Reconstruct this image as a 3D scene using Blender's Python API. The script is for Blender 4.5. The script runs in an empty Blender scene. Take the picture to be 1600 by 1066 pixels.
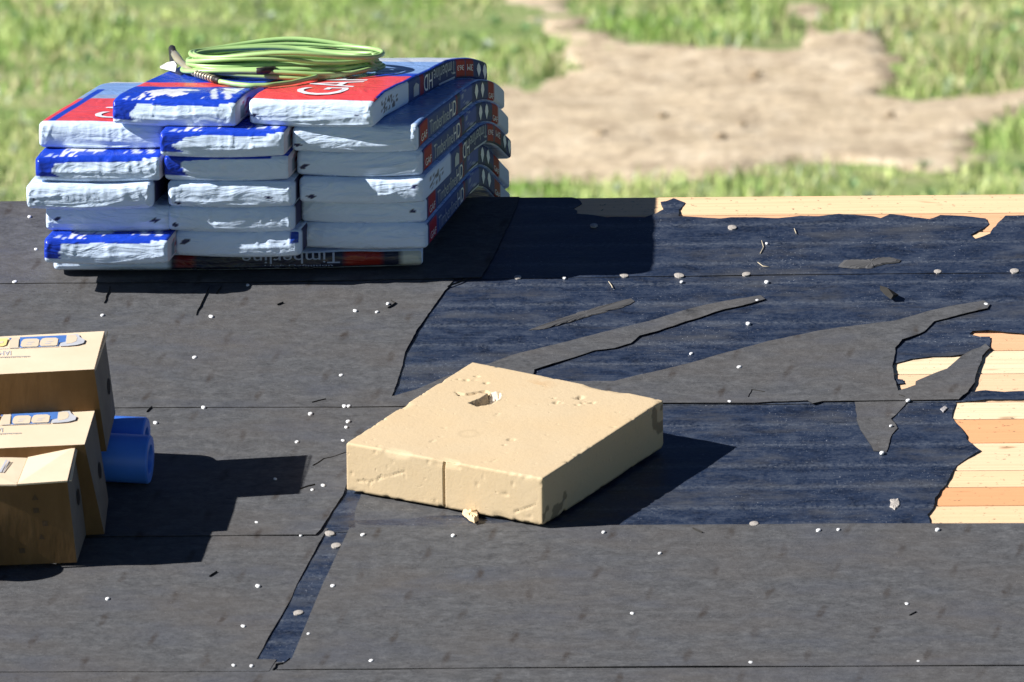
import bpy, math, random
import numpy as np
from mathutils import Vector, Matrix
from mathutils.geometry import delaunay_2d_cdt

random.seed(7)
rng = np.random.default_rng(11)
scene = bpy.context.scene
COL = scene.collection

# ------------------------------------------------------------------ camera, sky, sun
Q = math.radians(14.0)            # roof pitch
PITCH = math.radians(7.5)         # camera looks down by this much
ROLL = 0.0085
DIST, FPX, RZ = 39.3, 24000.0, 5.0
ridge = Vector((0, 0, RZ))
NRM = Vector((0, -math.sin(Q), math.cos(Q)))
DWN = Vector((0, -math.cos(Q), -math.sin(Q)))
TGT = ridge + DWN * 1.02
FW = Vector((0, math.cos(PITCH), -math.sin(PITCH)))
R0_ = Vector((1, 0, 0)); U0_ = R0_.cross(FW)
RT = R0_ * math.cos(ROLL) - U0_ * math.sin(ROLL)
UP = U0_ * math.cos(ROLL) + R0_ * math.sin(ROLL)
CAM = TGT - FW * DIST
cd = bpy.data.cameras.new('camera'); cam = bpy.data.objects.new('camera', cd); COL.objects.link(cam)
cam.matrix_world = Matrix(((RT.x, UP.x, -FW.x, CAM.x), (RT.y, UP.y, -FW.y, CAM.y), (RT.z, UP.z, -FW.z, CAM.z), (0, 0, 0, 1)))
cd.lens = 540; cd.sensor_width = 36; cd.clip_start = 1; cd.clip_end = 3000
cd.dof.use_dof = True; cd.dof.focus_distance = 39.7; cd.dof.aperture_fstop = 12.5
scene.camera = cam

SE = math.radians(35.4)
SAZ = math.radians(6)
LDIR = ((Vector((-1, 0, 0)) * math.cos(SAZ) + DWN * math.sin(SAZ)) * math.cos(SE) + NRM * math.sin(SE)).normalized()
w = bpy.data.worlds.new('World'); scene.world = w; w.use_nodes = True
nt = w.node_tree; sky = nt.nodes.new('ShaderNodeTexSky'); sky.sky_type = 'NISHITA'; sky.sun_disc = False
sky.sun_elevation = math.asin(LDIR.z); sky.sun_rotation = math.atan2(LDIR.x, LDIR.y) % (2 * math.pi)
sky.altitude = 1500; sky.air_density = 0.35; sky.dust_density = 0.0; sky.ozone_density = 3.5
bg = nt.nodes['Background']; nt.links.new(sky.outputs[0], bg.inputs[0]); bg.inputs[1].default_value = 0.05
sd = bpy.data.lights.new('sun', 'SUN'); sd.energy = 5.0; sd.angle = math.radians(0.5); sd.color = (1, 0.96, 0.90)
so = bpy.data.objects.new('sun', sd); COL.objects.link(so); so.rotation_euler = LDIR.to_track_quat('Z', 'Y').to_euler(); so.location = (-8, -4, 14)
vs = scene.view_settings; vs.view_transform = 'Standard'; vs.look = 'None'; vs.exposure = 0.8; vs.gamma = 1; vs.use_curve_mapping = False

# ------------------------------------------------------------------ placing helpers
def ray(x, y): return (FW * FPX + RT * (x - 800) - UP * (y - 533)).normalized()
def roofuv(x, y, h=0.0):           # photograph position -> metres along and down the roof
    d = ray(x, y); k = ((ridge + NRM * h) - CAM).dot(NRM) / d.dot(NRM); p = CAM + d * k
    return p.x, (p - ridge - NRM * h).dot(DWN)
def roofp(u, v, h=0.0): return ridge + Vector((u, 0, 0)) + DWN * v + NRM * h
def gnd(x, y):
    d = ray(x, y); p = CAM + d * (-CAM.z / d.z); return p.x, p.y
def proj(p):
    q = Vector(p) - CAM; z = q.dot(FW); return 800 + FPX * q.dot(RT) / z, 533 - FPX * q.dot(UP) / z
# bent stack of bundles over the ridge: offset curves
SR, SQN, SQF, SLIFT = 0.42, math.radians(9), math.radians(21), 0.027
def sq(s):                          # the pile is squeezed where it bends over the ridge
    x = (np.asarray(s, float) + .05) / .68; return .20 * (1 - np.clip(np.where(x > .15, x, np.where(x < -.15, 0, (x + .15) ** 2 / .6)), 0, 1))
def crv(s, H):
    s = np.asarray(s, float); R = SR + H; th = np.clip(s / R, -SQF, SQN); ex = s - th * R
    return -R * np.sin(th) - ex * np.cos(th), RZ + SLIFT - SR + R * np.cos(th) - ex * np.sin(th), th
def crvp(u, s, H, z=0.0):
    y, zz, th = crv(s, H); z = z - sq(s) * (H + z); return Vector((u, float(y - z * np.sin(th)), float(zz + z * np.cos(th))))
def solve(x, y, H):                # photograph position on the bundle layer of height H -> (u, s)
    lo, hi = 0.0, 1.4
    u = 0
    for _ in range(40):
        m = (lo + hi) / 2
        if proj(crvp((x - 800) / 600, m, H))[1] < y: lo = m
        else: hi = m
    s = (lo + hi) / 2
    p0 = proj(crvp(0, s, H))[0]; p1 = proj(crvp(1, s, H))[0]
    u = (x - p0) / (p1 - p0)
    for _ in range(30):            # refine s with the right u (camera roll)
        yy = proj(crvp(u, s, H))[1]; s += (y - yy) / 170.0 * 0.7
    return u, s

# ------------------------------------------------------------------ object helpers
def tag(o, label=None, cat=None, group=None, kind=None):
    if label: o['label'] = label
    if cat: o['category'] = cat
    if group: o['group'] = group
    if kind: o['kind'] = kind
    return o
def empty(name, loc=(0, 0, 0)):
    o = bpy.data.objects.new(name, None); o.location = loc; o.empty_display_size = 0.1; COL.objects.link(o); return o
def mk(name, verts, faces, mat, parent=None, smooth=False, cols=None, uv=None):
    me = bpy.data.meshes.new(name); me.from_pydata([tuple(map(float, v)) for v in verts], [], [tuple(map(int, f)) for f in faces])
    if cols is not None:           # one colour per vertex
        a = me.color_attributes.new('Col', 'FLOAT_COLOR', 'POINT'); c = np.ones((len(verts), 4)); c[:, :3] = cols; a.data.foreach_set('color', c.ravel())
    if uv is not None:
        l = me.uv_layers.new(name='UVMap'); vi = np.zeros(len(me.loops), int); me.loops.foreach_get('vertex_index', vi); l.data.foreach_set('uv', np.asarray(uv)[vi].ravel())
    if mat: me.materials.append(mat)
    if smooth: me.polygons.foreach_set('use_smooth', [True] * len(me.polygons))
    me.update()
    o = bpy.data.objects.new(name, me); COL.objects.link(o)
    if parent:
        o.parent = parent
        o.matrix_parent_inverse = Matrix.Translation(-world_loc(parent))
    return o
def world_loc(o):
    v = Vector(o.location)
    p = o.parent
    if p is not None and o.type != 'EMPTY': return world_loc(p) if False else Vector((0, 0, 0)) if o.type == 'MESH' else v
    return v if o.type == 'EMPTY' else Vector((0, 0, 0))

def vnoise(p, seed=0):             # smooth value noise, p (...,3) -> -1..1
    p = np.asarray(p, float); i = np.floor(p).astype(np.int64); f = p - i; f = f * f * (3 - 2 * f)
    def h(a, b, c):
        n = (a * 374761393 + b * 668265263 + c * 2147483647 + seed * 974711) & 0xffffffff
        n = ((n ^ (n >> 13)) * 1274126177) & 0xffffffff; n = n ^ (n >> 16)
        return (n & 0xffff) / 32767.5 - 1
    x, y, z = i[..., 0], i[..., 1], i[..., 2]; fx, fy, fz = f[..., 0], f[..., 1], f[..., 2]
    L = lambda a, b, t: a + (b - a) * t
    return L(L(L(h(x, y, z), h(x+1, y, z), fx), L(h(x, y+1, z), h(x+1, y+1, z), fx), fy),
             L(L(h(x, y, z+1), h(x+1, y, z+1), fx), L(h(x, y+1, z+1), h(x+1, y+1, z+1), fx), fy), fz)
def P3(a, b, c=0.0):
    a, b, c = np.broadcast_arrays(np.asarray(a, float), b, c); return np.stack([a, b, c], -1)

def inpoly(px, py, poly):
    px = np.asarray(px); py = np.asarray(py); r = np.zeros(px.shape, bool); n = len(poly); j = n - 1
    for i in range(n):
        xi, yi = poly[i]; xj, yj = poly[j]
        c = ((yi > py) != (yj > py)) & (px < (xj - xi) * (py - yi) / ((yj - yi) or 1e-12) + xi)
        r ^= c; j = i
    return r

# ------------------------------------------------------------------ materials
class M:
    def __init__(s, name, rough=0.6, spec=0.5, color=(.5, .5, .5)):
        s.m = bpy.data.materials.new(name); s.m.use_nodes = True; s.t = s.m.node_tree; s.b = s.t.nodes['Principled BSDF']
        s.b.inputs['Roughness'].default_value = rough; s.b.inputs['Specular IOR Level'].default_value = spec
        s.b.inputs['Base Color'].default_value = (*color, 1)
    def n(s, ty, **k):
        x = s.t.nodes.new('ShaderNode' + ty)
        for a, v in k.items(): setattr(x, a, v)
        return x
    def l(s, a, b): s.t.links.new(a, b)
    def math(s, op, a, b=None, c=None):
        x = s.n('Math', operation=op)
        for i, v in enumerate((a, b, c)):
            if v is None: continue
            if isinstance(v, (int, float)): x.inputs[i].default_value = v
            else: s.l(v, x.inputs[i])
        return x.outputs[0]
    def coord(s, scale=(1, 1, 1), kind='Object'):
        tc = s.n('TexCoord'); mp = s.n('Mapping'); mp.inputs['Scale'].default_value = scale; s.l(tc.outputs[kind], mp.inputs[0]); return mp.outputs[0]
    def noise(s, scale, vec, detail=3, rough=.6, dist=0):
        x = s.n('TexNoise'); x.inputs['Scale'].default_value = scale; x.inputs['Detail'].default_value = detail; x.inputs['Roughness'].default_value = rough
        x.inputs['Distortion'].default_value = dist; s.l(vec, x.inputs['Vector']); return x.outputs['Fac']
    def ramp(s, fac, stops):
        x = s.n('ValToRGB'); e = x.color_ramp.elements
        while len(e) < len(stops): e.new(.5)
        for k, (p, c) in enumerate(stops):
            e[k].position = p; e[k].color = (*c, 1) if len(c) == 3 else c
        s.l(fac, x.inputs[0]); return x.outputs[0]
    def mix(s, f, a, b, mode='MIX'):
        x = s.n('Mix', data_type='RGBA', blend_type=mode)
        for i, v in ((0, f), (6, a), (7, b)):
            if isinstance(v, (int, float)): x.inputs[i].default_value = v
            elif isinstance(v, tuple): x.inputs[i].default_value = (*v, 1)
            else: s.l(v, x.inputs[i])
        return x.outputs[2]
    def base(s, c): s.l(c, s.b.inputs['Base Color']); return s
    def rough(s, c): s.l(c, s.b.inputs['Roughness']); return s
    def bump(s, h, dist=0.01, st=1.0):
        x = s.n('Bump'); x.inputs['Distance'].default_value = dist; x.inputs['Strength'].default_value = st; s.l(h, x.inputs['Height']); s.l(x.outputs[0], s.b.inputs['Normal']); return s
    def attr(s, name='Col'):
        x = s.n('Attribute', attribute_name=name); return x.outputs['Color']
g3 = lambda v: (v, v, v)

# grey felt: fine streaks along the roll, printed smudges in a staggered lattice
m = M('grey_felt', .8, .3)
co = m.coord((1, 1, 1), 'UV')
st1 = m.noise(1, m.coord((20, 30, 1), 'UV'), 6, .78, .3); st2 = m.noise(1, m.coord((75, 120, 1), 'UV'), 3, .65)
big = m.noise(1, m.coord((2.2, 3.5, 1), 'UV'), 3, .6)
c = m.ramp(st1, [(.32, (.040, .042, .047)), (.5, (.070, .073, .080)), (.68, (.114, .118, .127))])
c = m.mix(m.math('MULTIPLY', m.math('SUBTRACT', st2, .38), .9), c, (.16, .162, .172))
c = m.mix(m.ramp(big, [(.42, g3(0)), (.68, g3(.45))]), c, (.098, .086, .078))
c = m.mix(m.ramp(m.noise(1, m.coord((3.1, 6, 3), 'UV'), 3, .6), [(.5, g3(0)), (.75, g3(.5))]), c, (.062, .072, .100))
sx = m.n('SeparateXYZ'); m.l(co, sx.inputs[0])
wob = m.noise(9, co, 2, .5)
vv = m.math('DIVIDE', sx.outputs[1], .1335); row = m.math('FLOOR', vv); fv = m.math('SUBTRACT', vv, row)
uu = m.math('DIVIDE', m.math('SUBTRACT', sx.outputs[0], m.math('MULTIPLY', row, .1265)), .293); fu = m.math('FRACT', m.math('ADD', uu, 400.0))
du = m.math('MULTIPLY', m.math('SUBTRACT', fu, .5), .293); dv = m.math('MULTIPLY', m.math('SUBTRACT', fv, .5), .1335)
du2 = m.math('ADD', m.math('ADD', du, m.math('MULTIPLY', dv, .18)), m.math('MULTIPLY', m.math('SUBTRACT', wob, .5), .03))
r2 = m.math('SQRT', m.math('ADD', m.math('POWER', m.math('DIVIDE', du2, .0105), 2), m.math('POWER', m.math('DIVIDE', dv, .046), 2)))
mk_ = m.math('MULTIPLY', m.math('SUBTRACT', 1.2, r2), 1.3); mk_.node.use_clamp = True
patch = m.ramp(m.noise(26, co, 3, .7), [(.40, g3(0)), (.6, g3(1))])
vis = m.ramp(m.noise(1, m.coord((1.7, 4.1, 1), 'UV'), 2, .6), [(.3, g3(.45)), (.62, g3(1))])
mf = m.math('MULTIPLY', m.math('MULTIPLY', mk_, m.math('ADD', m.math('MULTIPLY', patch, .7), .3)), m.math('MULTIPLY', vis, .85))
c = m.mix(mf, c, (.036, .028, .024))
speck = m.ramp(m.noise(230, co, 1, .5), [(.77, g3(0)), (.80, g3(.8))]); c = m.mix(speck, c, (.4, .39, .37))
dk_ = m.ramp(m.noise(140, co, 1, .5), [(.745, g3(0)), (.775, g3(.85))]); dk_ = m.mix(m.ramp(m.noise(2.3, m.coord((1, 1, 1), 'UV'), 2, .5), [(.4, g3(0)), (.6, g3(1))]), (0, 0, 0), dk_); c = m.mix(dk_, c, (.012, .012, .014))
m.base(c); m.bump(m.math('ADD', m.math('MULTIPLY', st1, .6), m.math('MULTIPLY', st2, .4)), .004, .8); FELT = m.m

# dark blue film underlay, worn through to grey in places
m = M('blue_underlay', .42, .6)
co = m.coord((1, 1, 1), 'UV')
f1 = m.noise(1, m.coord((9, 16, 1), 'UV'), 6, .75, .5); f2 = m.noise(1, m.coord((85, 80, 1), 'UV'), 3, .7); f3 = m.noise(1, m.coord((2.2, 5.5, 5), 'UV'), 5, .72)
c = m.ramp(f1, [(.34, (.0035, .008, .022)), (.5, (.010, .021, .052)), (.68, (.040, .055, .090))])
c = m.mix(m.math('MULTIPLY', m.math('SUBTRACT', f2, .42), .9), c, (.10, .115, .15))
c = m.mix(m.ramp(f3, [(.50, g3(0)), (.66, g3(.75))]), c, (.068, .072, .082))
sx = m.n('SeparateXYZ'); m.l(co, sx.inputs[0])
ln = m.math('ABSOLUTE', m.math('SUBTRACT', m.math('FRACT', m.math('DIVIDE', sx.outputs[1], .1405)), .5))
lnm = m.ramp(m.math('ADD', ln, m.math('MULTIPLY', m.math('SUBTRACT', f1, .5), .05)), [(.0, g3(.55)), (.10, g3(.12)), (.2, g3(0))])  # light along the film's board ripples, painted as paler lines
c = m.mix(m.math('MULTIPLY', lnm, m.ramp(f2, [(.35, g3(0)), (.65, g3(1))])), c, (.13, .15, .185))
speck = m.ramp(m.noise(150, co, 2, .6), [(.66, g3(0)), (.71, g3(.7))]); c = m.mix(m.math('MULTIPLY', speck, m.ramp(m.noise(3.1, co, 3, .6), [(.42, g3(.1)), (.62, g3(1))])), c, (.42, .45, .5))
scr = m.ramp(m.noise(1, m.coord((3, 300, 1), 'UV'), 1, .5), [(.68, g3(0)), (.74, g3(.5))]); c = m.mix(scr, c, (.12, .14, .18))
m.base(c); m.rough(m.ramp(f1, [(.3, g3(.36)), (.7, g3(.55))])); m.bump(m.math('ADD', m.math('MULTIPLY', f1, .5), m.math('MULTIPLY', f2, .3)), .004, .8); UNDER = m.m

def plainmat(name, col, rough=.6, spec=.4, var=.15, sc=30, bump=.001):
    m = M(name, rough, spec); co = m.coord()
    f = m.noise(sc, co, 4, .65)
    a = tuple(x * (1 - var) for x in col); b = tuple(min(1, x * (1 + var)) for x in col)
    m.base(m.ramp(f, [(.3, a), (.7, b)])); m.bump(f, bump, .6); return m.m
EDGE = plainmat('felt_edge', (.02, .019, .018), .9)
# bare pine boards; each board has its own tone
m = M('pine_board', .62, .3)
tone = m.attr(); gr = m.noise(1, m.coord((1.5, 110, 110)), 5, .65, .8); kn = m.noise(1, m.coord((5, 16, 16)), 2, .5)
c = m.mix(m.ramp(gr, [(.40, g3(0)), (.7, g3(.32))]), tone, (.48, .28, .13))
c = m.mix(m.ramp(kn, [(.70, g3(0)), (.76, g3(.7))]), c, (.26, .11, .04))
dirt = m.noise(1, m.coord((60, 110, 110)), 2, .6); c = m.mix(m.ramp(dirt, [(.665, g3(0)), (.70, g3(.75))]), c, (.09, .07, .05))
m.base(c); m.bump(gr, .002, .5); PINE = m.m
FASCIA = plainmat('fascia_wood', (.35, .16, .07), .7)
SIDING = plainmat('render_wall', (.5, .47, .42), .85)
NAILW = plainmat('white_nail_cap', (.74, .75, .77), .5, .4, .04)
WASH = plainmat('scuffed_washer', (.42, .39, .36), .45, .5, .3, 160)

# wrapper film: colour from the print, crinkles in the film
m = M('bundle_film', .3, .4)
cc = m.attr(); n1 = m.noise(1, m.coord((9, 9, 30)), 2, .5, 2.2); n2 = m.noise(1, m.coord((60, 60, 40)), 2, .5, .5)
m.base(cc); m.bump(m.math('ADD', m.math('MULTIPLY', n1, .8), m.math('MULTIPLY', n2, .12)), .011, .65)
m.rough(m.ramp(n1, [(.3, g3(.20)), (.7, g3(.34))])); FILM = m.m
m = M('bundle_side_film', .6, .12); m.base(m.attr()); m.bump(m.noise(1, m.coord((12, 12, 26)), 2, .5, 1.5), .004, .4); FILMS = m.m
WHITEINK = plainmat('white_ink', (.75, .78, .85), .45, .4, .06)
GREYINK = plainmat('grey_ink', (.33, .40, .55), .45, .4, .06)
REDINK = plainmat('red_ink', (.55, .035, .02), .45, .4, .08)
DARKINK = plainmat('dark_ink', (.05, .055, .09), .5, .4, .1)
BLUEINK = plainmat('blue_ink', (.07, .18, .5), .6, .3, .1)
YELLOWINK = plainmat('yellow_ink', (.8, .68, .28), .6, .3, .08)
SILVERINK = plainmat('silver_ink', (.52, .54, .6), .5, .4, .14, 12)
CARDINK = plainmat('pale_lettering', (.66, .55, .42), .7, .2, .04)
SLATEINK = plainmat('slate_ink', (.33, .32, .33), .7, .2, .1)

m = M('cardboard', .8, .2)  # box fronts: their shade is painted in as a darker brown
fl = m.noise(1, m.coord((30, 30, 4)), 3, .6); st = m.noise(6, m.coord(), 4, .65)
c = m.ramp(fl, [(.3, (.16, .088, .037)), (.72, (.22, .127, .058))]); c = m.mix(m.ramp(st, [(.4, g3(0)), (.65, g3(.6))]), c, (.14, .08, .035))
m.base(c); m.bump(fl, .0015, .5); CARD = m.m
m = M('cardboard_lit', .75, .2)  # paler copy of the board, sunlight painted into tops and flaps
st = m.noise(7, m.coord(), 4, .6); c = m.ramp(st, [(.3, (.72, .58, .42)), (.7, (.78, .64, .48))]); m.base(c); m.bump(m.noise(60, m.coord(), 3), .001, .3); CARD_LIT = m.m
m = M('cardboard_end_shade', .8, .2)  # box ends: their shade is painted in as dark grey
st = m.noise(9, m.coord(), 4, .6); c = m.ramp(st, [(.3, (.15, .14, .135)), (.7, (.20, .185, .17))]); m.base(c); CARD_END_SHADE = m.m
CARDINK2 = plainmat('brown_ink', (.09, .055, .03), .8)
HOLE_SHADE = plainmat('handle_dark', (.012, .010, .010), .9)
BLUEPL = plainmat('blue_plastic', (.06, .22, .86), .42, .5, .05, 14)

m = M('cast_block', .85, .25)
cv = m.attr(); a = m.noise(5, m.coord(), 5, .6); b = m.noise(120, m.coord(), 4, .7)
c = m.mix(m.ramp(a, [(.35, g3(0)), (.7, g3(.6))]), (.60, .475, .31), (.61, .455, .27))
c = m.mix(m.ramp(b, [(.30, g3(.3)), (.45, g3(0))]), c, (.46, .34, .20))
c = m.mix(1.0, c, cv, 'MULTIPLY')
pits = m.ramp(m.noise(42, m.coord(), 2, .5), [(.24, g3(0)), (.31, g3(1))])
m.base(c); m.bump(m.math('ADD', m.math('MULTIPLY', b, .35), m.math('MULTIPLY', pits, .3)), .0028, .7); BLOCK = m.m
HOSE = plainmat('lime_hose', (.36, .56, .22), .35, .5, .14, 9)
RUBB = plainmat('black_rubber', (.022, .02, .022), .5, .5, .2)
BRASS = M('pale_metal', .3, .6, (.62, .56, .40)); BRASS.b.inputs['Metallic'].default_value = .6; BRASS = BRASS.m
CLEARP = plainmat('white_plastic', (.8, .82, .82), .4, .5, .05)

# ground
m = M('turf_soil', .95, .1)
a = m.noise(1.7, m.coord(), 5, .65); b = m.noise(14, m.coord(), 4, .7)
c = m.ramp(a, [(.32, (.17, .27, .08)), (.52, (.28, .36, .14)), (.72, (.46, .43, .26))]); c = m.mix(m.ramp(b, [(.35, g3(.4)), (.6, g3(0))]), c, (.14, .20, .07))
m.base(c); m.bump(b, .05, .6); SOIL = m.m
m = M('bare_dirt', .95, .1)
a = m.noise(1.9, m.coord(), 5, .65); b = m.noise(15, m.coord(), 5, .7)
c = m.ramp(a, [(.3, (.56, .46, .32)), (.5, (.68, .56, .40)), (.72, (.76, .65, .49))]); c = m.mix(m.ramp(b, [(.36, g3(.85)), (.5, g3(0))]), c, (.32, .255, .18)); b2 = m.noise(1, m.coord((5, 2.5, 5)), 4, .7); c = m.mix(m.ramp(b2, [(.36, g3(.7)), (.5, g3(0))]), c, (.36, .28, .20)); c = m.mix(m.ramp(b2, [(.55, g3(0)), (.7, g3(.7))]), c, (.78, .68, .54))
m.base(c); m.bump(b, .04, .7); DIRT = m.m
m = M('grass_blades', .6, .3); m.base(m.attr()); m.b.inputs['Subsurface Weight'].default_value = 0; GRASS = m.m
CLOD = plainmat('dry_clod', (.32, .25, .17), .95, .1, .25, 30)
STONE = plainmat('pale_stone', (.5, .46, .4), .9, .2, .2, 12)

# ------------------------------------------------------------------ ground and turf
dirt_px = [(740, -25), (775, -8), (792, 18), (838, 38), (862, 62), (880, 92), (872, 118), (838, 128), (800, 131), (740, 135), (660, 160), (560, 205), (600, 285), (700, 296), (800, 289), (900, 284),
           (1000, 291), (1100, 284), (1200, 277), (1350, 274), (1490, 274), (1535, 262), (1548, 250), (1520, 236), (1552, 214), (1612, 178), (1700, 150), (1700, 128), (1600, 143), (1540, 146), (1490, 156), (1430, 160),
           (1388, 150), (1400, 132), (1425, 118), (1412, 98), (1385, 66), (1350, 54), (1296, 60), (1282, 42), (1282, 15), (1290, -30), (1206, -30), (1208, 40), (1206, 75), (1180, 84), (1120, 84), (1085, 74), (1040, 70), (985, 70), (955, 56), (915, 35), (900, 12), (893, -25)]
dirt_g = [gnd(x, y) for x, y in dirt_px]
def rough_poly(poly, step, amp, seed):
    out = []
    for i in range(len(poly)):
        a = np.array(poly[i]); b = np.array(poly[(i + 1) % len(poly)]); L = np.linalg.norm(b - a); n = max(1, int(L / step))
        for k in range(n):
            p = a + (b - a) * k / n
            p = p + amp * np.array([float(vnoise(np.array([p[0] / step / 2.2, p[1] / step / 2.2, seed]))), float(vnoise(np.array([p[0] / step / 2.2 + 50, p[1] / step / 2.2, seed])))])
            out.append((float(p[0]), float(p[1])))
    return out
dirt_r = rough_poly(dirt_g, .12, .1, 3)
def dm_(x, y):
    return bool(all(inpoly(np.array([x + a]), np.array([y + b]), dirt_r)[0] for a in (-.35, 0, .35) for b in (-.45, 0, .45)))
gv = []; gf = []
xs = np.concatenate([np.linspace(-400, -12, 6), np.linspace(-8, 8, 50), np.linspace(12, 400, 6)])
ys = np.concatenate([np.linspace(-300, 25, 8), np.linspace(33, 62, 70), np.linspace(70, 900, 8)])
for y in ys:
    for x in xs: gv.append((x, y, (-.16 if dm_(x, y) else 0) + 0.02 * float(vnoise(np.array([x * .9, y * .5, 0]))) if 30 < y < 65 and abs(x) < 9 else 0.0))
nx = len(xs)
for j in range(len(ys) - 1):
    for i in range(nx - 1): k = j * nx + i; gf.append((k, k + 1, k + nx + 1, k + nx))
tag(mk('ground', gv, gf, SOIL, smooth=True), 'green lawn ground beyond the ridge of the roof', kind='structure')

def cdt_fill(outer, holes, step):
    xs = [p[0] for p in outer]; ys = [p[1] for p in outer]
    loops = [outer] + holes; pts = []; edges = []
    for lp in loops:
        b = len(pts); pts += [Vector(p) for p in lp]; edges += [(b + i, b + (i + 1) % len(lp)) for i in range(len(lp))]
    gx = np.arange(min(xs) + step / 2, max(xs), step); gy = np.arange(min(ys) + step / 2, max(ys), step)
    GX, GY = np.meshgrid(gx, gy); GX = GX + rng.uniform(-.2, .2, GX.shape) * step; GY = GY + rng.uniform(-.2, .2, GY.shape) * step; ins = inpoly(GX, GY, outer)
    for h in holes: ins &= ~inpoly(GX, GY, h)
    pts += [Vector((float(a), float(b))) for a, b in zip(GX[ins], GY[ins])]
    v, e, f, _, _, _ = delaunay_2d_cdt(pts, edges, [], 0, 1e-5)
    V = np.array([(p.x, p.y) for p in v]); F = np.array([t for t in f if len(t) == 3])
    c = V[F].mean(1); k = inpoly(c[:, 0], c[:, 1], outer)
    for h in holes: k &= ~inpoly(c[:, 0], c[:, 1], h)
    F = F[k]
    d = V[F[:, 1]] - V[F[:, 0]]; e2 = V[F[:, 2]] - V[F[:, 0]]; flip = d[:, 0] * e2[:, 1] - d[:, 1] * e2[:, 0] < 0; F[flip] = F[flip][:, ::-1]
    return V, F
V, F = cdt_fill(dirt_r, [], .12)
hz = .014 + .012 * vnoise(P3(V[:, 0] * 2.3, V[:, 1] * 1.6), 4) + .012 * vnoise(P3(V[:, 0] * 7, V[:, 1] * 5), 5) + .02 * vnoise(P3(V[:, 0] * .9, V[:, 1] * .5), 0)
E_ = {}
for a, b, c in F:
    for e in ((a, b), (b, c), (c, a)): E_[e] = 1
rv = sorted({v for e in E_ if (e[1], e[0]) not in E_ for v in e}); hz[rv] = -.03
hz += .018 * vnoise(P3(V[:, 0] * 1.4, V[:, 1] * .8), 44)
for (ax, ay), (bx, by) in ((gnd(1228, 266), gnd(1300, 262)), (gnd(1300, 262), gnd(1365, 268)), (gnd(1212, 30), gnd(1214, 78))):
    t_ = np.clip(((V[:, 0] - ax) * (bx - ax) + (V[:, 1] - ay) * (by - ay)) / ((bx - ax) ** 2 + (by - ay) ** 2), 0, 1); dd = np.hypot(V[:, 0] - ax - t_ * (bx - ax), (V[:, 1] - ay - t_ * (by - ay)) * .6); hz -= .10 * np.clip(1 - dd / .22, 0, 1)
tag(mk('dirt_path', np.column_stack([V, hz]), F, DIRT, smooth=True), 'bare sandy dirt patch worn through the lawn', kind='structure')

# turf: tapered blades, thick and tall in clumps, none on the dirt
def turf(n, clump, seed, u0=-5, u1=5, y0=37, y1=58):
    r = np.random.default_rng(seed); x = r.uniform(u0, u1, n); y = r.uniform(y0, y1, n)
    ok = ~inpoly(x + r.normal(0, .05, n), y + r.normal(0, .14, n), dirt_r)
    d = vnoise(P3(x * 1.5, y * .9), 21) + .6 * vnoise(P3(x * 4.5, y * 2.8), 22)
    ok &= (d > -0.45 + r.uniform(-.5, .5, n))
    for cx, cy, cr in sandy: ok &= ~(((x - cx) / cr) ** 2 + ((y - cy) / (cr * 2.2)) ** 2 < r.uniform(.3, 1.3, n))
    x, y, d = x[ok], y[ok], d[ok]; n = len(x)
    h = (.025 + .035 * np.clip(d + .7, 0, 1.6)) * r.uniform(.6, 1.4, n)
    for cx, cy, cr, ch in tall:
        q = np.clip(1 - np.sqrt(((x - cx) / cr) ** 2 + ((y - cy) / (cr * 2)) ** 2), 0, 1); h += ch * np.sqrt(q) * r.uniform(.6, 1.1, n)
    az = r.uniform(0, 2 * np.pi, n); wd = r.uniform(.0025, .006, n); ln = r.uniform(.2, .9, n) * h
    la = r.uniform(0, 2 * np.pi, n)
    zb = .02 * vnoise(P3(x * .9, y * .5), 0)
    A = np.stack([x - wd * np.cos(az), y - wd * np.sin(az), zb], 1); B = np.stack([x + wd * np.cos(az), y + wd * np.sin(az), zb], 1)
    mid = np.stack([x + ln * .35 * np.cos(la), y + ln * .35 * np.sin(la), zb + h * .6], 1); dd = np.stack([wd * .8 * np.cos(az), wd * .8 * np.sin(az), 0 * wd], 1)
    T = np.stack([x + ln * np.cos(la), y + ln * np.sin(la), zb + h], 1)
    V = np.stack([A, B, mid + dd, mid - dd, T], 1).reshape(-1, 3)
    k = np.arange(n) * 5; F = [(a, a + 1, a + 2, a + 3) for a in k] + [(a + 3, a + 2, a + 4) for a in k]
    c1 = np.array([.27, .45, .10]); c2 = np.array([.58, .66, .27]); c3 = np.array([.62, .55, .34]); c4 = np.array([.09, .19, .05]); c5 = np.array([.46, .55, .42])
    t = np.clip(.5 + .9 * vnoise(P3(x * 1.6, y * .8), 33) + .4 * vnoise(P3(x * 5, y * 3), 35) + r.normal(0, .22, n), 0, 1)[:, None]
    col = c1 + (c2 - c1) * t
    s = r.random(n); dry = np.clip(.5 + .9 * vnoise(P3(x * 1.2 + 9, y * .8), 34), 0, 1)
    col[s < .45 * dry] = c3; col[(s > .86)] = c4; col[(s > .4) & (s < .46)] = c5
    return V, F, np.repeat(col * r.uniform(.8, 1.2, (n, 1)), 5, 0)
sandy = [(*gnd(170, 118), .28), (*gnd(250, 5), .3), (*gnd(30, 120), .14), (*gnd(90, 295), .2), (*gnd(1480, 70), .16), (*gnd(1440, 60), .16)]
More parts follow.
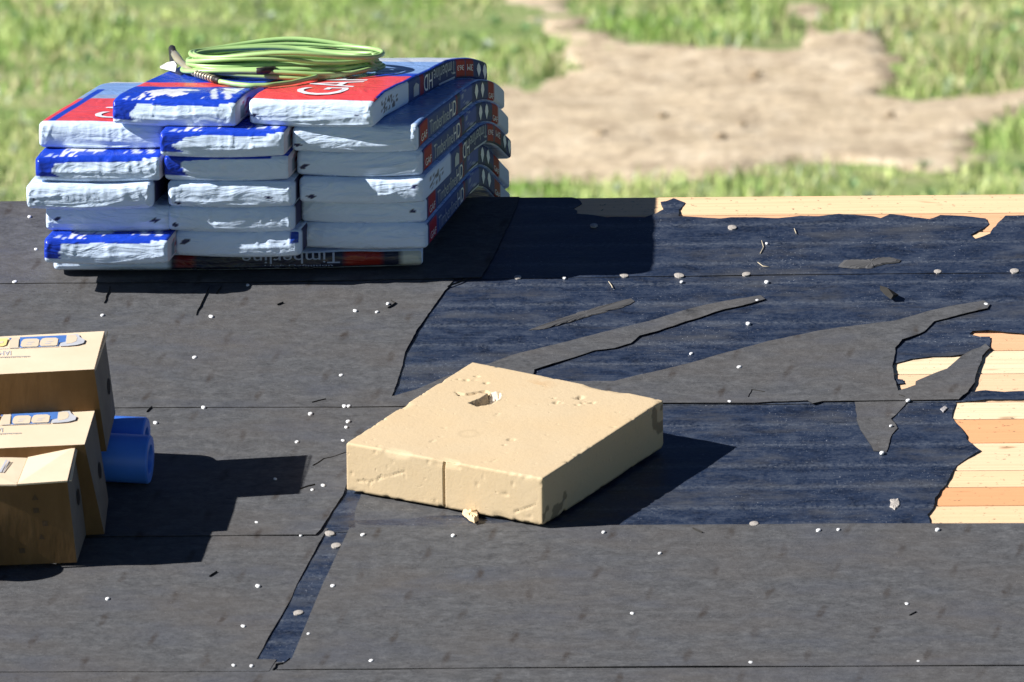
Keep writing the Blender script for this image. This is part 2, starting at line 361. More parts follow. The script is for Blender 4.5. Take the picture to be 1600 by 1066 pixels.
tall = [(*gnd(1170, 84), .30, .13), (*gnd(1192, 72), .22, .30), (*gnd(1200, 45), .18, .38), (*gnd(1198, 20), .18, .3), (*gnd(1060, 74), .22, .06), (*gnd(1010, 62), .2, .05), (*gnd(1530, 112), .3, .22), (*gnd(1380, 40), .2, .12), (*gnd(1590, 150), .2, .10), (*gnd(1440, 158), .28, .08), (*gnd(1560, 250), .3, .13), (*gnd(1600, 225), .3, .12),
        (*gnd(1520, 265), .2, .08), (*gnd(845, 122), .22, .10), (*gnd(800, 118), .2, .06), (*gnd(40, 140), .3, .07), (*gnd(1330, 58), .25, .06), (*gnd(1500, 40), .3, .07), (*gnd(240, 75), .35, .05), (*gnd(60, 70), .3, .06)]
V, F, C = turf(170000, 0, 5)
tag(mk('grass', V, F, GRASS, cols=C), 'rough green and straw coloured grass growing beyond the roof', 'grass', kind='stuff')
# low green fringe nearest the roof
clods = [(1035, 188, 'dark clod on the bare dirt nearest its centre'), (938, 217, 'clod on the bare dirt nearest the shingle stack'), (1160, 203, 'clod right of the centre of the bare dirt'), (1127, 222, 'clod low in the middle of the bare dirt'), (1390, 187, 'clod farthest right on the bare dirt'), (1180, 124, 'clod farthest up the bare dirt, below the grassy bank')]
for k, (x, y, lab_) in enumerate(clods):
    gx, gy = gnd(x, y); rr_ = random.uniform(.018, .034); bm_v = []; bm_f = []
    for i in range(5):
        for j in range(8):
            ph_ = math.pi * (i + .5) / 5; th_ = 6.2832 * j / 8; q = 1 + .3 * random.uniform(-1, 1); bm_v.append((gx + rr_ * 1.4 * q * math.sin(ph_) * math.cos(th_), gy + rr_ * 1.6 * q * math.sin(ph_) * math.sin(th_), .03 + rr_ * .7 * q * math.cos(ph_)))
    for i in range(4):
        for j in range(8): bm_f.append((i * 8 + j, (i + 1) * 8 + j, (i + 1) * 8 + (j + 1) % 8, i * 8 + (j + 1) % 8))
    bm_f.append(tuple(range(7, -1, -1))); bm_f.append(tuple(range(32, 40)))
    tag(mk('dirt_clod', bm_v, bm_f, CLOD, smooth=True), lab_, 'clod', 'clods on the bare dirt')
# broad leaved weeds
def weeds(n, seed):
    r = np.random.default_rng(seed); V = []; F = []; C = []
    for i in range(n):
        cx = r.uniform(-4, 4); cy = r.uniform(39, 56)
        if inpoly(np.array([cx]), np.array([cy]), dirt_r)[0]: continue
        nl = r.integers(6, 14); col = np.array([.20, .34, .14]) if r.random() < .6 else np.array([.38, .46, .36]) if r.random() < .5 else np.array([.40, .46, .30])
        for k in range(nl):
            a = r.uniform(0, 6.28); L = r.uniform(.03, .08); wd = L * .22; z0 = .03; z1 = z0 + r.uniform(.02, .07)
            d = np.array([math.cos(a), math.sin(a), 0]); p = np.array([-d[1], d[0], 0]); b = len(V)
            V += [(cx, cy, z0), tuple(np.array([cx, cy, (z0 + z1) / 2 + .02]) + d * L * .5 + p * wd), tuple(np.array([cx, cy, z1]) + d * L), tuple(np.array([cx, cy, (z0 + z1) / 2 + .02]) + d * L * .5 - p * wd)]
            F.append((b, b + 1, b + 2, b + 3)); C += [col * r.uniform(.8, 1.2)] * 4
    return V, F, C
V, F, C = weeds(260, 9)
tag(mk('weeds', V, F, GRASS, cols=np.array(C)), 'low broad leaved weeds scattered through the lawn grass', 'weeds', kind='stuff')

# ------------------------------------------------------------------ the house roof
house = empty('house', (0, 0, 0))
tag(house, 'low pitched timber roof with torn dark underlayment over bare pine boards', 'house')
U0, U1, VB = -3.4, 3.4, 4.4
Q2 = math.radians(22)              # the far slope falls away more steeply
def boxverts(pts8): return pts8, [(0, 1, 2, 3), (7, 6, 5, 4), (0, 4, 5, 1), (1, 5, 6, 2), (2, 6, 7, 3), (3, 7, 4, 0)]
# boards: boundaries down the slope read where they are exposed
bpx = [333, 362, 392, 424, 455, 487, 520, 548, 584, 616, 628, 655, 692, 735, 761, 790, 822, 853]
bounds = [0.0] + [roofuv(1500, y)[1] for y in bpx]
while bounds[-1] < VB: bounds.append(bounds[-1] + .14)
tones = [(.86, .64, .42), (.85, .60, .37), (.80, .40, .20), (.82, .56, .36), (.83, .48, .28), (.9, .72, .49)]
fixed = {0: 1, 1: 4, 7: 4, 8: 5, 9: 3, 11: 5, 12: 2, 13: 0, 14: 1, 15: 2, 16: 1}
V = []; F = []; C = []
def add_board(u0, u1, v0, v1, side, tone):
    g = .0036; bv = .002; top = 0; n0 = len(V)
    prof = [(v0 + g, -.02), (v0 + g, -bv), (v0 + g + bv, 0), (v1 - g - bv * 1.6, 0), (v1 - g, -bv * 1.1), (v1 - g, -.02)]
    for u in (u0 + .001, u1 - .001):
        for v, h in prof:
            p = roofp(u, v, h)
            if side < 0: p = Vector((u, v * math.cos(Q2) + h * math.sin(Q2), RZ - v * math.sin(Q2) + h * math.cos(Q2)))
            V.append(tuple(p)); C.append(tone)
    k = 6
    for i in range(5): F.append((n0 + i, n0 + i + 1, n0 + k + i + 1, n0 + k + i))
    F.append(tuple(n0 + i for i in range(5, -1, -1))); F.append(tuple(n0 + k + i for i in range(6)))
for side in (1, -1):
    for i in range(len(bounds) - 1):
        u = U0
        while u < U1:
            L = random.uniform(2.2, 4.2); e = min(U1, u + L)
            if side == 1 and i in fixed and u < 1.1 < e + 2: e = U1 if u > -.6 else min(e, -.2)
            t = tones[fixed[i]] if (side == 1 and i in fixed) else random.choice(tones)
            add_board(u, e, bounds[i] - (.001 if i == 0 else 0), bounds[i + 1], side, np.array(t) * random.uniform(.95, 1.04)); u = e
mk('roof_boards', V, F, PINE, house, cols=np.array(C))
def prism(name, p0, p1, w, h, mat, parent):   # simple beam between two points, cross-section w (y) x h (z) hanging below
    vs_ = []
    for p in (p0, p1):
        for dy, dz in ((-w / 2, 0), (w / 2, 0), (w / 2, -h), (-w / 2, -h)): vs_.append((p[0], p[1] + dy, p[2] + dz))
    return mk(name, vs_, [(0, 1, 2, 3), (7, 6, 5, 4), (0, 4, 5, 1), (1, 5, 6, 2), (2, 6, 7, 3), (3, 7, 4, 0)], mat, parent)
prism('ridge_beam', (U0, 0, RZ - .022), (U1, 0, RZ - .022), .04, .2, FASCIA, house)
vy, vz = math.cos(Q) * VB, RZ - math.sin(Q) * VB
prism('fascia', (U0, -vy, vz + .005), (U1, -vy, vz + .005), .03, .18, FASCIA, house)
fy, fz = math.cos(Q2) * VB, RZ - math.sin(Q2) * VB
prism('fascia', (U0, fy, fz + .005), (U1, fy, fz + .005), .03, .18, FASCIA, house)
wv = []; wf = []
for x in (U0 + .15, U1 - .15):
    wv += [(x, -vy + .3, 0), (x, fy - .3, 0), (x, fy - .3, fz - .01), (x, 0, RZ - .08), (x, -vy + .3, vz - .01)]
wf = [(0, 1, 2, 3, 4), (9, 8, 7, 6, 5), (0, 4, 9, 5), (1, 6, 7, 2)]
mk('wall', wv, wf, SIDING, house)

# sheets: outlines given where they lie on the roof
def sheet(name, px, holes, mat, b0, lift, torn=.0016, step=.05, wave=0.0, buck=0.0, curl=.0009, seed=0, uv_scale=1, thick=.0018, edge=True, off=0.0):
    """px: list of (x, y[, 's']); 's' marks the edge starting there as a straight factory edge"""
    def conv(lp):
        pts = []; fl = []
        for p in lp:
            pts.append(roofuv(p[0], p[1])); fl.append(len(p) > 2)
        out = []; tr = []
        for i in range(len(pts)):
            a = np.array(pts[i]); b = np.array(pts[(i + 1) % len(pts)]); L = np.linalg.norm(b - a); st = .06 if fl[i] else .012; n = max(1, int(L / st))
            for k in range(n):
                p = a + (b - a) * k / n
                am = 0 if (fl[i] or (k == 0 and fl[i - 1])) else torn
                q = np.array([p[0] / .03, p[1] / .03, seed + .5]); q2 = np.array([p[0] / .009, p[1] / .009, seed + .5])
                p = p + am * np.array([float(vnoise(q)) + .5 * float(vnoise(q2)), float(vnoise(q + 31)) * .8 + .5 * float(vnoise(q2 + 17))])
                p[1] = max(p[1], .0005)
                out.append((float(p[0]), float(p[1]))); tr.append(am > 0)
        return out, tr
    o, tr = conv(px); hs = []; T = list(zip(o, tr))
    for h in holes:
        a, b = conv(h); hs.append(a); T += list(zip(a, b))
    V, F = cdt_fill(o, hs, step)
    vmin, vmax = min(p[1] for p in o), max(p[1] for p in o)
    h = b0 + lift * (V[:, 1] - vmin) / (vmax - vmin) + off
    h = h + wave * (np.cos(2 * np.pi * V[:, 1] / .1405) * .5 + .5 * vnoise(P3(V[:, 0] * 1.5, V[:, 1] * 16), seed)) + .0008 * vnoise(P3(V[:, 0] * 6, V[:, 1] * 9), seed + 3) + buck * np.clip(vnoise(P3(V[:, 0] * 2.2 + V[:, 1], V[:, 1] * 5, .5), seed + 13) - .1, 0, 1)
    # which vertices are on the rim
    E = {}
    for a, b, c in F:
        for e in ((a, b), (b, c), (c, a)): E[e] = 1
    rim = [e for e in E if (e[1], e[0]) not in E]
    rimv = np.array(sorted({v for e in rim for v in e}))
    tk = {(round(p[0], 4), round(p[1], 4)) for p, t in T if t}
    for i in rimv:
        if (round(V[i, 0], 4), round(V[i, 1], 4)) in tk:
            h[i] += curl * max(0, .25 + float(vnoise(np.array([V[i, 0] * 14, V[i, 1] * 20, seed + .2]))))
    h = np.maximum(h, b0 * .5 + .0008)
    P = np.stack([V[:, 0], -math.cos(Q) * V[:, 1] - math.sin(Q) * h, RZ - math.sin(Q) * V[:, 1] + math.cos(Q) * h], 1)
    n = len(V)
    idx = {int(v): n + k for k, v in enumerate(rimv)}
    hb = np.maximum(h[rimv] - thick, -.001)
    PB = np.stack([V[rimv, 0], -math.cos(Q) * V[rimv, 1] - math.sin(Q) * hb, RZ - math.sin(Q) * V[rimv, 1] + math.cos(Q) * hb], 1)
    faces = [tuple(t[::-1]) for t in F]; nr = len(rimv); sk = [(idx[int(b)] + nr, idx[int(a)] + nr, idx[int(a)], idx[int(b)]) for a, b in rim]
    ob = mk(name, np.vstack([P, PB, P[rimv]]), faces + sk, mat, house, smooth=False, uv=np.vstack([V, V[rimv], V[rimv]]) * uv_scale)
    ob.data.materials.append(EDGE)
    mi = np.zeros(len(faces) + len(sk), int); mi[len(faces):] = 1; ob.data.polygons.foreach_set('material_index', mi)
    sm = np.ones(len(mi), bool); sm[len(faces):] = False; ob.data.polygons.foreach_set('use_smooth', sm)
    return ob
X0, X1 = -1210, 2800
ry = lambda x: proj((0, 0, 0)) and proj(roofp((x - 800) / 600, 0))[1]
ridge_y = lambda x: ry(x) + .6
# exposed boards just below the ridge (right): the film's torn upper edge
tornridge = [(893, ridge_y(893)), (903, 312), (909, 319), (896, 327), (902, 331), (901, 336), (927, 339), (948, 342), (964, 341), (1008, 342), (1024, 336), (1035, 329), (1033, 317), (1042, 315), (1053, 311), (1071, 318), (1066, 325), (1061, 330), (1061, 340),
             (1090, 342), (1124, 344), (1142, 342), (1180, 342), (1215, 343), (1251, 340), (1280, 340), (1311, 337), (1340, 339), (1364, 340), (1376, 343), (1390, 337), (1420, 340), (1453, 344), (1469, 338), (1505, 340), (1541, 343), (1545, 351), (1537, 359), (1516, 369), (1524, 375), (1547, 367), (1551, 358), (1558, 351), (1571, 339), (1600, 339), (1700, 341), (1900, 336), (X1, 338, 's')]
film1 = [(X0, ridge_y(X0), 's')] + tornridge + [(X1, 420, 's'), (1600, 428.5, 's'), (1200, 432, 's'), (700, 439, 's'), (X0, 452, 's')]
film2_holes = []
holeB = [(1396, 570), (1425, 563), (1456, 559), (1485, 559), (1510, 555.5), (1492, 569), (1478, 580), (1463.5, 586.5), (1445, 596), (1431, 601), (1430, 608), (1403, 615), (1399, 603), (1412, 601), (1412, 595), (1397, 594), (1395, 582)]
film2 = [(X0, 436, 's'), (700, 430, 's'), (1200, 424, 's'), (X1, 412, 's'), (X1, 523), (1700, 523), (1600, 524), (1570, 522), (1545, 519), (1520, 520), (1515, 525), (1531, 528), (1547, 528), (1548, 538), (1546, 547), (1535, 560), (1532, 570), (1529, 578), (1525, 590), (1522, 602), (1517, 615), (1540, 613), (1570, 615), (1600, 614), (1800, 612),
         (X1, 613, 's'), (X1, 623), (1700, 627), (1640, 625), (1600, 626), (1540, 627), (1497, 630, 's'), (1200, 634, 's'), (X0, 645, 's')]
film3 = [(X0, 630, 's'), (600, 626, 's'), (1200, 622, 's'), (1480, 619, 's'), (1496, 619), (1494, 630), (1490, 642), (1488, 654), (1496, 664), (1504, 674), (1510, 688), (1521, 697), (1531, 706), (1512, 718), (1494, 729), (1486, 744), (1478, 757), (1470, 768), (1462, 781), (1460, 795), (1449, 807), (1455, 822, 's'), (1200, 828, 's'), (X0, 850, 's')]
sheet('blue_film', film1, [], UNDER, .0022, .0022, wave=.0022, seed=1, torn=.003)
sheet('blue_film', film2, [holeB], UNDER, .0022, .0022, wave=.0020, seed=2, torn=.003)
sheet('blue_film', film3, [], UNDER, .0022, .0022, wave=.0018, seed=3, torn=.003)
fb = .0052
felt1 = [(X0, ridge_y(X0), 's'), (812, ridge_y(812)), (806, 330), (792, 360), (776, 395), (760, 425), (752, 438, 's'), (700, 439.5, 's'), (400, 445, 's'), (X0, 453, 's')]
felt2 = [(X0, 436, 's'), (400, 428, 's'), (712, 428), (708, 442), (688, 468), (669, 495), (653, 518), (643, 536), (633, 555), (629, 572), (624, 591), (612, 624), (650, 613), (694, 594), (745, 580), (800, 560), (860, 545), (930, 527), (1000, 509), (1050, 495), (1100, 480), (1150, 471), (1188, 465), (1196, 471),
         (1160, 481), (1130, 488), (1095, 499), (1060, 510), (1030, 521), (1000, 529), (985, 540), (960, 548), (930, 552), (890, 565), (835, 582), (830, 600), (960, 600), (1030, 583), (1100, 565), (1150, 551), (1200, 537), (1255, 527), (1310, 517), (1360, 511), (1400, 505), (1450, 490), (1495, 481), (1538, 473), (1547, 479), (1543, 486),
         (1500, 496), (1460, 506), (1445, 522), (1425, 530), (1410, 535), (1400, 548), (1398, 560), (1394, 578), (1397, 594), (1403, 615), (1430, 606), (1431, 600), (1463, 587), (1480, 580), (1492, 569), (1508, 556), (1520, 550), (1532, 547), (1540, 541), (1546, 548), (1535, 560), (1532, 570), (1529, 578), (1525, 590), (1522, 602), (1512, 618), (1498, 628.5, 's'),
         (1285, 631.5), (1270, 635), (1262, 630), (1180, 634, 's'), (1040, 634, 's'), (540, 640, 's'), (X0, 646, 's')]
hang = [(1334, 622, 's'), (1425, 622), (1410, 640), (1401, 650), (1392, 657), (1398, 664), (1402, 672), (1394, 682), (1390, 690), (1388, 703), (1385, 709), (1375, 708), (1366, 707), (1358, 693), (1345, 676), (1340, 664), (1338, 650)]
felt3 = [(X0, 634, 's'), (500, 624, 's'), (700, 622, 's'), (640, 690, 's'), (550, 755, 's'), (541, 762), (535, 780), (520, 801), (510, 818), (505, 826), (500, 834), (493, 841, 's'), (350, 842, 's'), (X0, 852, 's')]
felt4l = [(X0, 838, 's'), (350, 828, 's'), (513, 828), (504, 842), (490, 868), (478, 890), (464, 916), (455, 938), (440, 965), (428, 985), (416, 1006), (408, 1022), (401, 1034), (432, 1034, 's'), (420, 1053, 's'), (X0, 1057, 's')]
felt4r = [(546, 829, 's'), (700, 826, 's'), (1200, 822, 's'), (X1, 815, 's'), (X1, 1040, 's'), (1200, 1046, 's'), (432, 1051, 's'), (456, 1034, 's'), (505, 915, 's')]
felt5 = [(X0, 1044, 's'), (800, 1036, 's'), (X1, 1026, 's'), (X1, 1225, 's'), (X0, 1255, 's')]
felt6 = [(X0, 1238, 's'), (X1, 1205, 's'), (X1, 1275, 's'), (X0, 1300, 's')]
sheet('felt_strip', felt1, [], FELT, fb, .0030, seed=11, wave=.0008, buck=.004)
sheet('felt_strip', felt2, [], FELT, fb, .0030, seed=12, wave=.0008, buck=.003, curl=.0014, torn=.002)
sheet('felt_strip', felt3, [], FELT, fb, .0030, torn=.0006, seed=13, wave=.0008, buck=.003)
sheet('felt_strip', felt4l, [], FELT, fb, .0018, torn=.0006, seed=14, wave=.0008, buck=.003)
sheet('felt_strip', felt4r, [], FELT, fb + .0004, .0036, seed=15, wave=.0008, buck=.003)
sheet('felt_strip', felt5, [], FELT, fb, .0030, seed=16, wave=.0008, buck=.003)
sheet('felt_strip', felt6, [], FELT, fb, .003, seed=17, wave=.0008, buck=.003)
hg = sheet('torn_felt_tongue', hang, [], FELT, .0046, .0006, seed=18, curl=.0006, torn=.002, step=.03)
# blue film lies under the cut between felt 4 left and right
sheet('blue_film', [(380, 838, 's'), (600, 826, 's'), (560, 1045, 's'), (360, 1048, 's')], [], UNDER, .0028, .0016, wave=.0012, seed=4)
# smudged strip of felt showing below the block
sheet('felt_strip', [(566, 768), (620, 760), (700, 770), (820, 790), (900, 812), (960, 824), (960, 832, 's'), (556, 836, 's'), (554, 806)], [], FELT, .0046, .0008, seed=19, torn=.002)
# far slope covering
mk('felt_strip', [(U0, .03, RZ - .008), (U1, .03, RZ - .008), (U1, fy, fz + .006), (U0, fy, fz + .006)], [(0, 1, 2, 3)], FELT, house, uv=[(0, 0), (6.8, 0), (6.8, 3), (0, 3)])

# fine cuts and tears in the felt: narrow raised lips with a dark gap
def tear(pts, wd=.0022, h=.0102, mat=EDGE, name='tear'):
    uvs = [np.array(roofuv(*p)) for p in pts]; q = []
    for i in range(len(uvs) - 1):
        n = max(1, int(np.linalg.norm(uvs[i + 1] - uvs[i]) / .015))
        for k in range(n): q.append(uvs[i] + (uvs[i + 1] - uvs[i]) * k / n)
    q.append(uvs[-1]); q = [p + np.array([float(vnoise(np.array([p[0] * 60, p[1] * 60, .3]))), float(vnoise(np.array([p[0] * 60, p[1] * 60, 5.3])))]) * .003 for p in q]
    V = []; F = []
    for i, p in enumerate(q):
        d = q[min(i + 1, len(q) - 1)] - q[max(i - 1, 0)]; d = d / (np.linalg.norm(d) + 1e-9); nn = np.array([-d[1], d[0]]); ww = wd * (.35 + .65 * math.sin(math.pi * (i + .6) / (len(q) + .2)))
        a = p + nn * ww; b = p - nn * ww
        V += [roofp(a[0], a[1], .006), roofp(p[0], p[1], h), roofp(b[0], b[1], .006)]
    for i in range(len(q) - 1): F += [(3*i, 3*i+1, 3*i+4, 3*i+3), (3*i+1, 3*i+2, 3*i+5, 3*i+4)]
    mk(name, V, F, mat, house)
for t in ([(163, 478), (168, 465), (173, 452)], [(306, 497), (316, 475), (327, 453)], [(338, 463), (346, 452)], [(492, 762), (470, 768)], [(490, 732), (505, 722), (520, 719), (541, 712)], [(427, 1052), (432, 1043), (445, 1041), (452, 1034)],
          [(487, 633), (510, 628)], [(1170, 626), (1174, 614), (1195, 617)], [(1404, 622), (1414, 624)], [(606, 485), (618, 478), (612, 474)], [(435, 480), (442, 477)], [(230, 648), (238, 640)],
          [(700, 452), (730, 440)], [(1083, 830), (1098, 836)], [(327, 905), (338, 898)], [(1421, 966), (1432, 961)]):
    tear(t)
# broken overlap line of course 2 beside the block
# ------------------------------------------------------------------ nails and washers
def disc_mesh(rx, rv, th, seg=12, dome=.4):
    V = [(0, 0, th)]; F = []
    for k in range(seg): a = 6.2832 * k / seg; V.append((rx * .7 * math.cos(a), rv * .7 * math.sin(a), th * .95))
    for k in range(seg): a = 6.2832 * k / seg; V.append((rx * math.cos(a), rv * math.sin(a), th * dome))
    for k in range(seg): a = 6.2832 * k / seg; V.append((rx * math.cos(a), rv * math.sin(a), -.004))
    for k in range(seg):
        j = (k + 1) % seg; F += [(0, 1 + k, 1 + j), (1 + k, 1 + seg + k, 1 + seg + j, 1 + j), (1 + seg + k, 1 + 2 * seg + k, 1 + 2 * seg + j, 1 + seg + j)]
    return V, F
V, F = disc_mesh(.0078, .0118, .0016)
cap = mk('nail_cap', V, F, NAILW, house, smooth=True)
ROTM = Matrix(((1, 0, 0), (0, math.cos(Q), -math.sin(Q)), (0, math.sin(Q), math.cos(Q))))
ROTM = Matrix(((1, 0, 0), (0, math.cos(Q), -math.sin(Q)), (0, math.sin(Q), math.cos(Q)))).to_4x4()
def place(o, x, y, h, sc=1.0, rot=0.0):
    u, v = roofuv(x, y, h); o.matrix_parent_inverse = Matrix.Identity(4); o.matrix_world = Matrix.Translation(roofp(u, v, h)) @ ROTM @ Matrix.Rotation(rot, 4, 'Z') @ Matrix.Scale(sc, 4)
nails = [(555, 485), (589, 487), (606, 474), (533, 586), (538, 634), (545, 634), (485, 646), (544, 658), (541, 667), (536, 688), (464, 690), (387, 445), (505, 758), (488, 765), (401, 816), (463, 834), (470, 836), (403, 915), (380, 978), (520, 915), (365, 1039),
         (567, 835), (708, 836), (943, 831), (1031, 864), (1310, 827), (1279, 828), (1465, 827), (1417, 943), (1173, 1035), (1435, 1033), (988, 958), (482, 990), (1155, 573), (1140, 627), (1419, 625), (1392, 665), (1378, 707), (1541, 475), (1183, 469), (1169, 505), (882, 434), (1065, 440), (1198, 380), (1198, 440),
         (23, 440), (56, 389), (330, 494), (160, 492), (46, 338), (304, 558), (318, 636), (243, 660), (168, 935), (393, 1040), (580, 1032), (430, 748), (1080, 552)]
first = True
for (x, y) in nails:
    o = cap if first else cap.copy()
    if not first: COL.objects.link(o); o.parent = house
    first = False; place(o, x, y, .0086 if x < 700 or y > 560 else .0064, random.uniform(.5, .76) if y not in (975,) else .6, random.uniform(-.4, .4))
V, F = disc_mesh(.0145, .019, .0016, 14); V = [(a, b, c + (.0018 if i == 0 else 0)) for i, (a, b, c) in enumerate(V)]
wsh = mk('nail_washer', V, F, WASH, house, smooth=False)
wl = [(809, 433), (975, 430), (1061, 430), (1166, 428), (1465, 424), (1585, 423), (928, 352), (1144, 355), (515, 833), (466, 957), (525, 852), (1178, 818)]
for i, (x, y) in enumerate(wl):
    o = wsh if i == 0 else wsh.copy()
    if i: COL.objects.link(o); o.parent = house
    place(o, x, y, .0058, random.uniform(.65, .85), random.uniform(-.5, .5))

# ------------------------------------------------------------------ shingle bundles
BW, BL, BT = .325, 1.0, .0705
WHT = (.62, .75, .95); BLU = (.012, .055, .52); RED = (.80, .075, .085); NAVY = (.028, .045, .16); SKYF = (.22, .37, .70); OLV = (.040, .062, .105); PUR = (.05, .04, .22)
def sm(x, a, b): x = np.clip((x - a) / (b - a), 0, 1); return x * x * (3 - 2 * x)
def build_bundle(name, x, y, H, psi, kind, yaww=4.0, T=BT, fine=False, W=BW, L=BL, seed=0, s_extra=0.0, mapping=None):
    u0, s0 = (0, 0) if mapping else solve(x, y, H)
    ps, pw = math.radians(psi), math.radians(yaww)
    if mapping is None:
        def mapping(a, t, z):
            u = u0 + a * math.cos(pw) + t * math.sin(ps); s = s0 + a * math.sin(pw) - t * math.cos(ps)
            yy, zz, th = crv(s, H); z = z - sq(s) * (H + z); return np.stack([u, yy - z * np.sin(th), zz + z * np.cos(th)], -1)
    r = .013
    def axis(n, L): return np.unique(np.round(np.concatenate([np.linspace(0, L, n), [r * .3, r * .65, r, L - r, L - r * .65, L - r * .3]]), 6))
    na = 84 if fine else 60; A = axis(na, W); Tt = axis(120 if fine else 60, L); Z = axis(20, T)
    faces_def = []
    def grid(P, Qq, f):
        p, q = np.meshgrid(P, Qq, indexing='ij'); pts = f(p, q); return pts.reshape(-1, 3), len(P), len(Qq)
    G = [('front', *grid(A, Z, lambda p, q: np.stack([p, 0 * p, q], -1)), False), ('back', *grid(A, Z, lambda p, q: np.stack([p, 0 * p + L, q], -1)), True),
         ('top', *grid(A, Tt, lambda p, q: np.stack([p, q, 0 * p + T], -1)), False), ('bottom', *grid(A, Tt, lambda p, q: np.stack([p, q, 0 * p], -1)), True),
         ('left', *grid(Tt, Z, lambda p, q: np.stack([0 * p, p, q], -1)), True), ('right', *grid(Tt, Z, lambda p, q: np.stack([0 * p + W, p, q], -1)), False)]
    allp = np.concatenate([g[1] for g in G]); uniq, inv = np.unique(np.round(allp, 6), axis=0, return_inverse=True); inv = inv.ravel()
    quads = []; lcol = []; off = 0; midx = []
    for nm, pts, n1, n2, flip in G:
        midx += [int(nm == 'right')] * ((n1 - 1) * (n2 - 1))
        col = paint(kind, nm, pts, W, L, T, seed)
        i, j = np.meshgrid(np.arange(n1 - 1), np.arange(n2 - 1), indexing='ij'); k = (i * n2 + j).ravel()
        q = np.stack([k, k + n2, k + n2 + 1, k + 1], 1)
        if flip: q = q[:, ::-1]
        quads.append(inv[q + off]); lcol.append(col[q].reshape(-1, 3)); off += len(pts)
    quads = np.concatenate(quads); lcol = np.concatenate(lcol)
    D = np.array([W, L, T]); c = np.clip(uniq, r, D - r); d = uniq - c; nn = np.linalg.norm(d, axis=1, keepdims=True)
    p = np.where(nn > 1e-9, c + d / np.maximum(nn, 1e-9) * r, uniq)
    a, t, z = p[:, 0].copy(), p[:, 1].copy(), p[:, 2].copy()
    # crinkled film at the ends: folds hanging from the upper edge, diagonal creases at the corners
    for sgn, te in ((-1, t), (1, L - t)):
        wf = np.clip(1 - te / .014, 0, 1) * np.clip(np.minimum(z, T - z) / .010 + .25, 0, 1)
        zz = z / T; xa = a / W
        env = np.clip(.55 + vnoise(P3(a * 8, 0 * a, seed + .3), seed + 9), 0, 1)
        pleat = np.clip(1 - np.abs(vnoise(P3(a * 34 + z * (30 * (xa - .5)), z * 3, seed), seed + 2)) * 3.2, 0, 1) * sm(zz, .30, .55) * env
        dsp = .0034 * pleat + .0035 * vnoise(P3(a * 7, z * 16, seed + .7), seed + 8) + .0085 * np.sin(np.pi * np.clip(zz * 1.05, 0, 1)) ** .8
        rr_ = np.random.default_rng(seed * 3 + int(sgn > 0))
        for k_ in range(4):
            c0, c1, c2 = rr_.uniform(.05, .55), rr_.uniform(-.25, .35), rr_.uniform(-.25, .1); x0_ = rr_.uniform(-.1, .5); x1_ = x0_ + rr_.uniform(.35, .8)
            zc_ = c0 + c1 * xa + c2 * np.sin(np.pi * xa); en = sm(xa, x0_, x0_ + .12) * (1 - sm(xa, x1_ - .15, x1_))
            dz_ = (zz - zc_) / .07; dsp = dsp + en * rr_.uniform(.0018, .0042) * np.where(dz_ > 0, np.exp(-dz_ * 3), np.exp(dz_ * .9))
        cr = np.clip(1 - np.minimum(xa, 1 - xa) / .16, 0, 1); dsp = dsp + cr * .0032 * np.clip(1 - np.abs(vnoise(P3(a * 60 + z * 50, z * 40 - a * 50, seed), seed + 6)) * 2.5, 0, 1)
        t += sgn * wf * dsp
    fr = np.clip(1 - t / .12, 0, 1)
    z -= fr * (.006 * np.sin(np.pi * a / W) * (1 - z / T) + .003 * (1 + vnoise(P3(a * 9, t * 9, seed), seed + 4)) * (z / T))
    tt = np.clip((z / T - .7) * 3, 0, 1); z += tt * .0012 * vnoise(P3(a * 22, t * 14, seed), seed + 7)
    a += (.0015 * vnoise(P3(t * 7, z * 20, seed), seed + 6)) * np.clip((z / T), 0, 1) * (a < W / 2)
    Vw = mapping(a, t, z)
    me = bpy.data.meshes.new('wrapper'); me.from_pydata(Vw.tolist(), [], quads.tolist())
    ca = me.color_attributes.new('Col', 'FLOAT_COLOR', 'CORNER'); cc = np.ones((len(lcol), 4)); cc[:, :3] = lcol; ca.data.foreach_set('color', cc.ravel())
    me.materials.append(FILM); me.materials.append(FILMS); me.polygons.foreach_set('material_index', midx); me.polygons.foreach_set('use_smooth', [True] * len(me.polygons)); me.update()
    loc = mapping(np.array(W / 2), np.array(L / 2), np.array(0.0)); loc = Vector([float(v) for v in loc])
    root = empty(name, loc); ob = bpy.data.objects.new('wrapper', me); COL.objects.link(ob); ob.parent = root; ob.matrix_parent_inverse = Matrix.Translation(-loc)
    return root, mapping
def sm(x, a, b): x = np.clip((x - a) / (b - a), 0, 1); return x * x * (3 - 2 * x)
def rhomb(a, t, ca, ct, ra, rt): return (np.abs(a - ca) / ra + np.abs(t - ct) / rt) < 1
